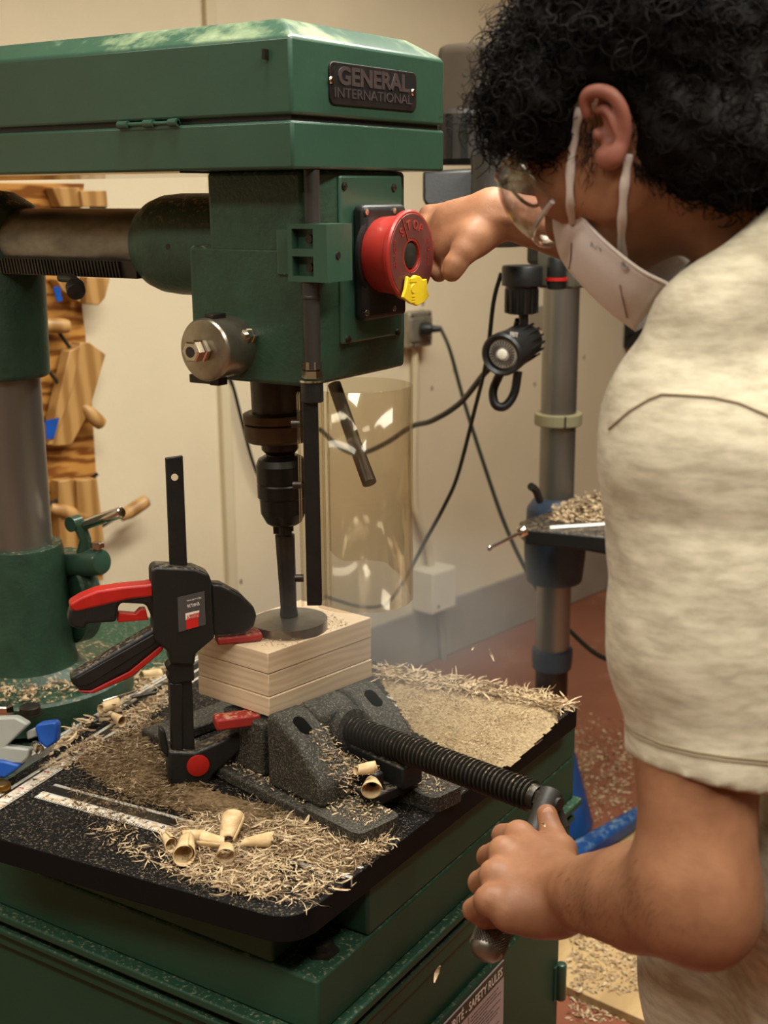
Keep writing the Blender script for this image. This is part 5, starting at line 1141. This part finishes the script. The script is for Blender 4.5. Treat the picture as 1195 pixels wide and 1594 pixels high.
# --- goggles
M_rim = mat('glossy_clear_rim', (176, 164, 160), .08, .3, coat=1)
cyc = [(-72, .072), (-50, .086), (-25, .1), (0, .106), (25, .1), (50, .086), (72, .072)]
gl = bpy.data.objects.new('safety_goggles', None); gl.location = tuple(HP(.09, .01)); scene.collection.objects.link(gl); setp(gl, person)
GO = HP(.047, .006)
vs, fs = [], []; na, nb = 30, 9
for i in range(na+1):
    a = math.radians(-74+148*i/na)
    for j in range(nb+1):
        b = -1+2*j/nb; hgt_ = .034*(1-.25*abs(a)/1.5); rr_ = .083+.010*(1-b*b)-(0 if abs(a) < 1.2 else .004)
        vs.append(GO+hf*(math.cos(a)*rr_*.92)+hl*(math.sin(a)*rr_)+hu_*(b*hgt_))
for i in range(na):
    for j in range(nb): fs.append((i*(nb+1)+j, (i+1)*(nb+1)+j, (i+1)*(nb+1)+j+1, i*(nb+1)+j+1))
o = finish('goggle_lens', [tuple(p) for p in vs], fs, M_goggle, gl, smooth=180); md = o.modifiers.new('t', 'SOLIDIFY'); md.thickness = .0018
for b in (-1, 1):
    P = [GO+hf*(math.cos(a)*.083*.92)+hl*(math.sin(a)*.083)+hu_*(b*.034*(1-.25*abs(a)/1.5)) for a in [math.radians(-74+148*i/30) for i in range(31)]]
    m_ = MB(); m_.tube(P, .0022, 8); m_.build('goggle_rim', M_rim, gl)
for s_ in (-1, 1):
    ae = math.radians(74); P = [GO+hf*(math.cos(ae)*.083*.92)+hl*(s_*math.sin(ae)*.083)+hu_*.022, GO+hl*(s_*.081)-hf*.012+hu_*.020, HP(-.004, .030, s_*.077)]; m_ = MB(); m_.tube(spline(P, 5), .0024, 8); m_.build('temple_arm', M_goggle, gl)
# dark prescription frame inside
P = [HP(.102, .016, .032)+hl*(.022*math.cos(a))+hu_*(.017*math.sin(a)) for a in [6.283*k/24 for k in range(25)]]
m_ = MB(); m_.tube(P, .0016, 8); m_.build('glasses_frame', M_blk, gl)
# --- hair: dark base volume plus individual curls
Hs = SDF(HO-.24, HO+V(.34, .24, .24), .005)
Hs.ell(HP(-.026, .062), HAX, (.102, .096, .088), .01); Hs.ell(HP(-.075, .03), HAX, (.055, .065, .078), .03); Hs.ell(HP(.045, .080), HAX, (.045, .048, .066), .03)
Hs.ell(HP(.075, -.01), HAX, (.07, .055, .12), .01, sub=True)
Hs.ell(HP(.0, -.035, .085), HAX, (.045, .050, .04), .01, sub=True)
for u_, v_, d_, r_ in ((1014, 168, .995, .022), (1026, 205, .985, .022), (1040, 175, 1.0, .036), (1055, 228, .985, .026), (1085, 205, .99, .042), (1110, 245, .98, .030), (1130, 210, .99, .042), (1160, 255, .98, .030), (1180, 225, .985, .038), (1225, 225, 1.0, .045), (872, 165, 1.012, .030), (905, 125, 1.025, .030), (840, 185, 1.025, .030), (1090, 100, 1.03, .08), (1180, 120, 1.05, .07), (1200, 30, 1.08, .09)):
    Hs.ell(at(u_, v_, d_), (V(1,0,0), V(0,1,0), V(0,0,1)), (r_, r_, r_), .02)
sl, X, Y, Z = Hs.win(Hs.lo, Hs.lo+Hs.h*(Hs.n-1)); Hs.F += (.004*np.sin(X*150+Z*90)*np.sin(Y*140-Z*110)).astype(np.float32)
Hs.ell(EAR-V(0, .012, 0), HAX, (.028, .036, .022), .006, sub=True)
HPt, HQ = Hs.mesh()
hair = sdfobj('hair', Hs, M_hair, person, 0)
hnrm = np.zeros_like(HPt); qa = np.cross(HPt[HQ[:, 1]]-HPt[HQ[:, 0]], HPt[HQ[:, 2]]-HPt[HQ[:, 0]])
for k in range(4): np.add.at(hnrm, HQ[:, k], qa)
hnrm /= np.linalg.norm(hnrm, axis=1)[:, None]+1e-9
rr = random.Random(21); vs, fs = [], []
def strand(root, nrm, L_, hr, turns, grav, thick):
    n_ = 22; d = unit(nrm+V(rr.uniform(-.5, .5), rr.uniform(-.5, .5), rr.uniform(-.5, .5))*.9); X_, Y_, D_ = basis(d); ph = rr.random()*6.28; b = len(vs)
    sx = 1 if rr.random() < .5 else -1
    for i in range(n_):
        t = i/(n_-1); a = ph+sx*t*turns*6.283; r_ = hr*min(1, t*3+.15)*(1+.25*math.sin(3*t+ph))
        c = root+d*L_*t*.8+V(0, 0, -grav*t*t)+(X_*math.cos(a)+Y_*math.sin(a))*r_
        w = thick*(1-.55*t)
        for k in range(3): q = 2.094*k; vs.append(tuple(c+X_*math.cos(q)*w+Y_*math.sin(q)*w))
    for i in range(n_-1):
        for k in range(3): fs.append((b+3*i+k, b+3*i+(k+1) % 3, b+3*i+3+(k+1) % 3, b+3*i+3+k))
made = 0; cen = HP(-.02, .05)
while made < 4600:
    k = rr.randrange(len(HPt)); root, nn2 = HPt[k]-hnrm[k]*.004, hnrm[k]
    if nn2 @ (root-cen) < 0: nn2 = -nn2
    q = root-HO; a, b, c = q @ hf, q @ hu_, q @ hl
    if (root-CAM) @ fw > HO[1]*1.4 : continue
    rr_q = root-CAM; dq = rr_q @ fw; uq, vq = CX+F*(rr_q @ rt)/dq, CY-F*(rr_q @ up)/dq
    if 893 < uq < 992 and 132 < vq < 275 and root[1] < HO[1]: continue
    made += 1
    low = b < .03; vol = .5 if low else 1
    if -.035 < a < .03 and b < .05 and c > 0: vol = .3
    strand(root, nn2, rr.uniform(.016, .040)*vol, (rr.uniform(.005, .010) if made % 2 else rr.uniform(.009, .015))*(.4+.6*vol), rr.uniform(.8, 1.7), rr.uniform(.0, .010), rr.uniform(.0007, .0015))
for k in range(460):                                     # longer locks falling over the forehead
    a, b, c = rr.uniform(.055, .088), rr.uniform(.062, .10), rr.uniform(-.06, .062)
    strand(HP(a, b, c), unit(hf*.8-hu_*.5+hl*rr.uniform(-.2, .25)), rr.uniform(.022, .052), rr.uniform(.005, .011), rr.uniform(1.0, 2.0), .006, .0009)
finish('hair_curls', np.array(vs), np.array(fs), M_hair, hair, smooth=180, kind='stuff')
# short hairs at the nape and sideburn
vs, fs = [], []
for k in range(1500):
    if k % 3: u, v = rr.uniform(985, 1200), 0; v = 250+(u-985)*.25+abs(rr.gauss(0, 16))
    else:
        u, v = rr.gauss(914, 12), rr.gauss(215, 30)
        if rr.random() < .45: continue
    s_ = skin(u, v, .0)
    if s_ is None: continue
    T = unit(V(.35, 0, -.9)+V(rr.uniform(-.6, .6), 0, rr.uniform(-.4, .4))) if k % 3 else unit(V(-.1, 0, -1)+V(rr.uniform(-.5, .5), 0, 0)); L_ = rr.uniform(.004, .010); o_ = unit(CAM-s_); sd2 = np.cross(T, o_)*.00022; b = len(vs)
    vs += [tuple(s_-sd2), tuple(s_+sd2), tuple(s_+T*L_+o_*.002+sd2*.3), tuple(s_+T*L_+o_*.002-sd2*.3)]; fs.append((b, b+1, b+2, b+3))
for k in range(650):                                    # fine hair on the near forearm
    t = rr.random(); u, v = 1070-200*t, 1400+rr.gauss(0, 32)-5*t
    s_ = skin(u, v, .0)
    if s_ is None or s_[2] > 1.0: continue
    T = unit(V(-.3, .1, -.9)+V(rr.uniform(-.4, .4), 0, rr.uniform(-.3, .3))); L_ = rr.uniform(.005, .011); o_ = unit(CAM-s_); sd2 = np.cross(T, o_)*.0001; b = len(vs)
    vs += [tuple(s_-sd2), tuple(s_+sd2), tuple(s_+T*L_+o_*.0012+sd2*.2), tuple(s_+T*L_+o_*.0012-sd2*.2)]; fs.append((b, b+1, b+2, b+3))
if vs: finish('fine_body_hair', np.array(vs), np.array(fs), M_hair, person, smooth=0, kind='stuff')
# ------------------------------------------------------------------ haze of fine dust over the cut
hz_ = bpy.data.materials.new('fine_dust_haze'); hz_.use_nodes = True; nt = hz_.node_tree; nt.nodes.remove(nt.nodes['Principled BSDF'])
vn = nt.nodes.new('ShaderNodeVolumeScatter'); vn.inputs[0].default_value = (.85, .82, .78, 1); vn.inputs['Anisotropy'].default_value = .3
tcn = nt.nodes.new('ShaderNodeTexCoord'); nz_ = nt.nodes.new('ShaderNodeTexNoise'); nz_.inputs['Scale'].default_value = 2.2; nz_.inputs['Detail'].default_value = 2
nt.links.new(tcn.outputs['Object'], nz_.inputs[0]); ln = nt.nodes.new('ShaderNodeVectorMath'); ln.operation = 'LENGTH'; nt.links.new(tcn.outputs['Object'], ln.inputs[0])
m1 = nt.nodes.new('ShaderNodeMath'); m1.operation = 'SUBTRACT'; m1.use_clamp = True; m1.inputs[0].default_value = 1; nt.links.new(ln.outputs['Value'], m1.inputs[1])
m2 = nt.nodes.new('ShaderNodeMath'); m2.operation = 'MULTIPLY'; nt.links.new(m1.outputs[0], m2.inputs[0]); nt.links.new(nz_.outputs[0], m2.inputs[1])
m3 = nt.nodes.new('ShaderNodeMath'); m3.operation = 'MULTIPLY'; nt.links.new(m2.outputs[0], m3.inputs[0]); m3.inputs[1].default_value = 4.5
nt.links.new(m3.outputs[0], vn.inputs['Density']); nt.links.new(vn.outputs[0], nt.nodes['Material Output'].inputs['Volume'])
mbh = MB(); mbh.lathe((0, 0, -1), (0, 0, 1), [(1-math.cos(math.pi*k/12), math.sin(math.pi*k/12)) for k in range(13)], 24, cap=False)
hzo = mbh.build('dust_haze', hz_, smooth=180, kind='stuff', label='faint haze of fine dust drifting off the cutting bit', cat='haze')
hzo.location = (-.88, 1.36, .89); hzo.scale = (.26, .30, .15)
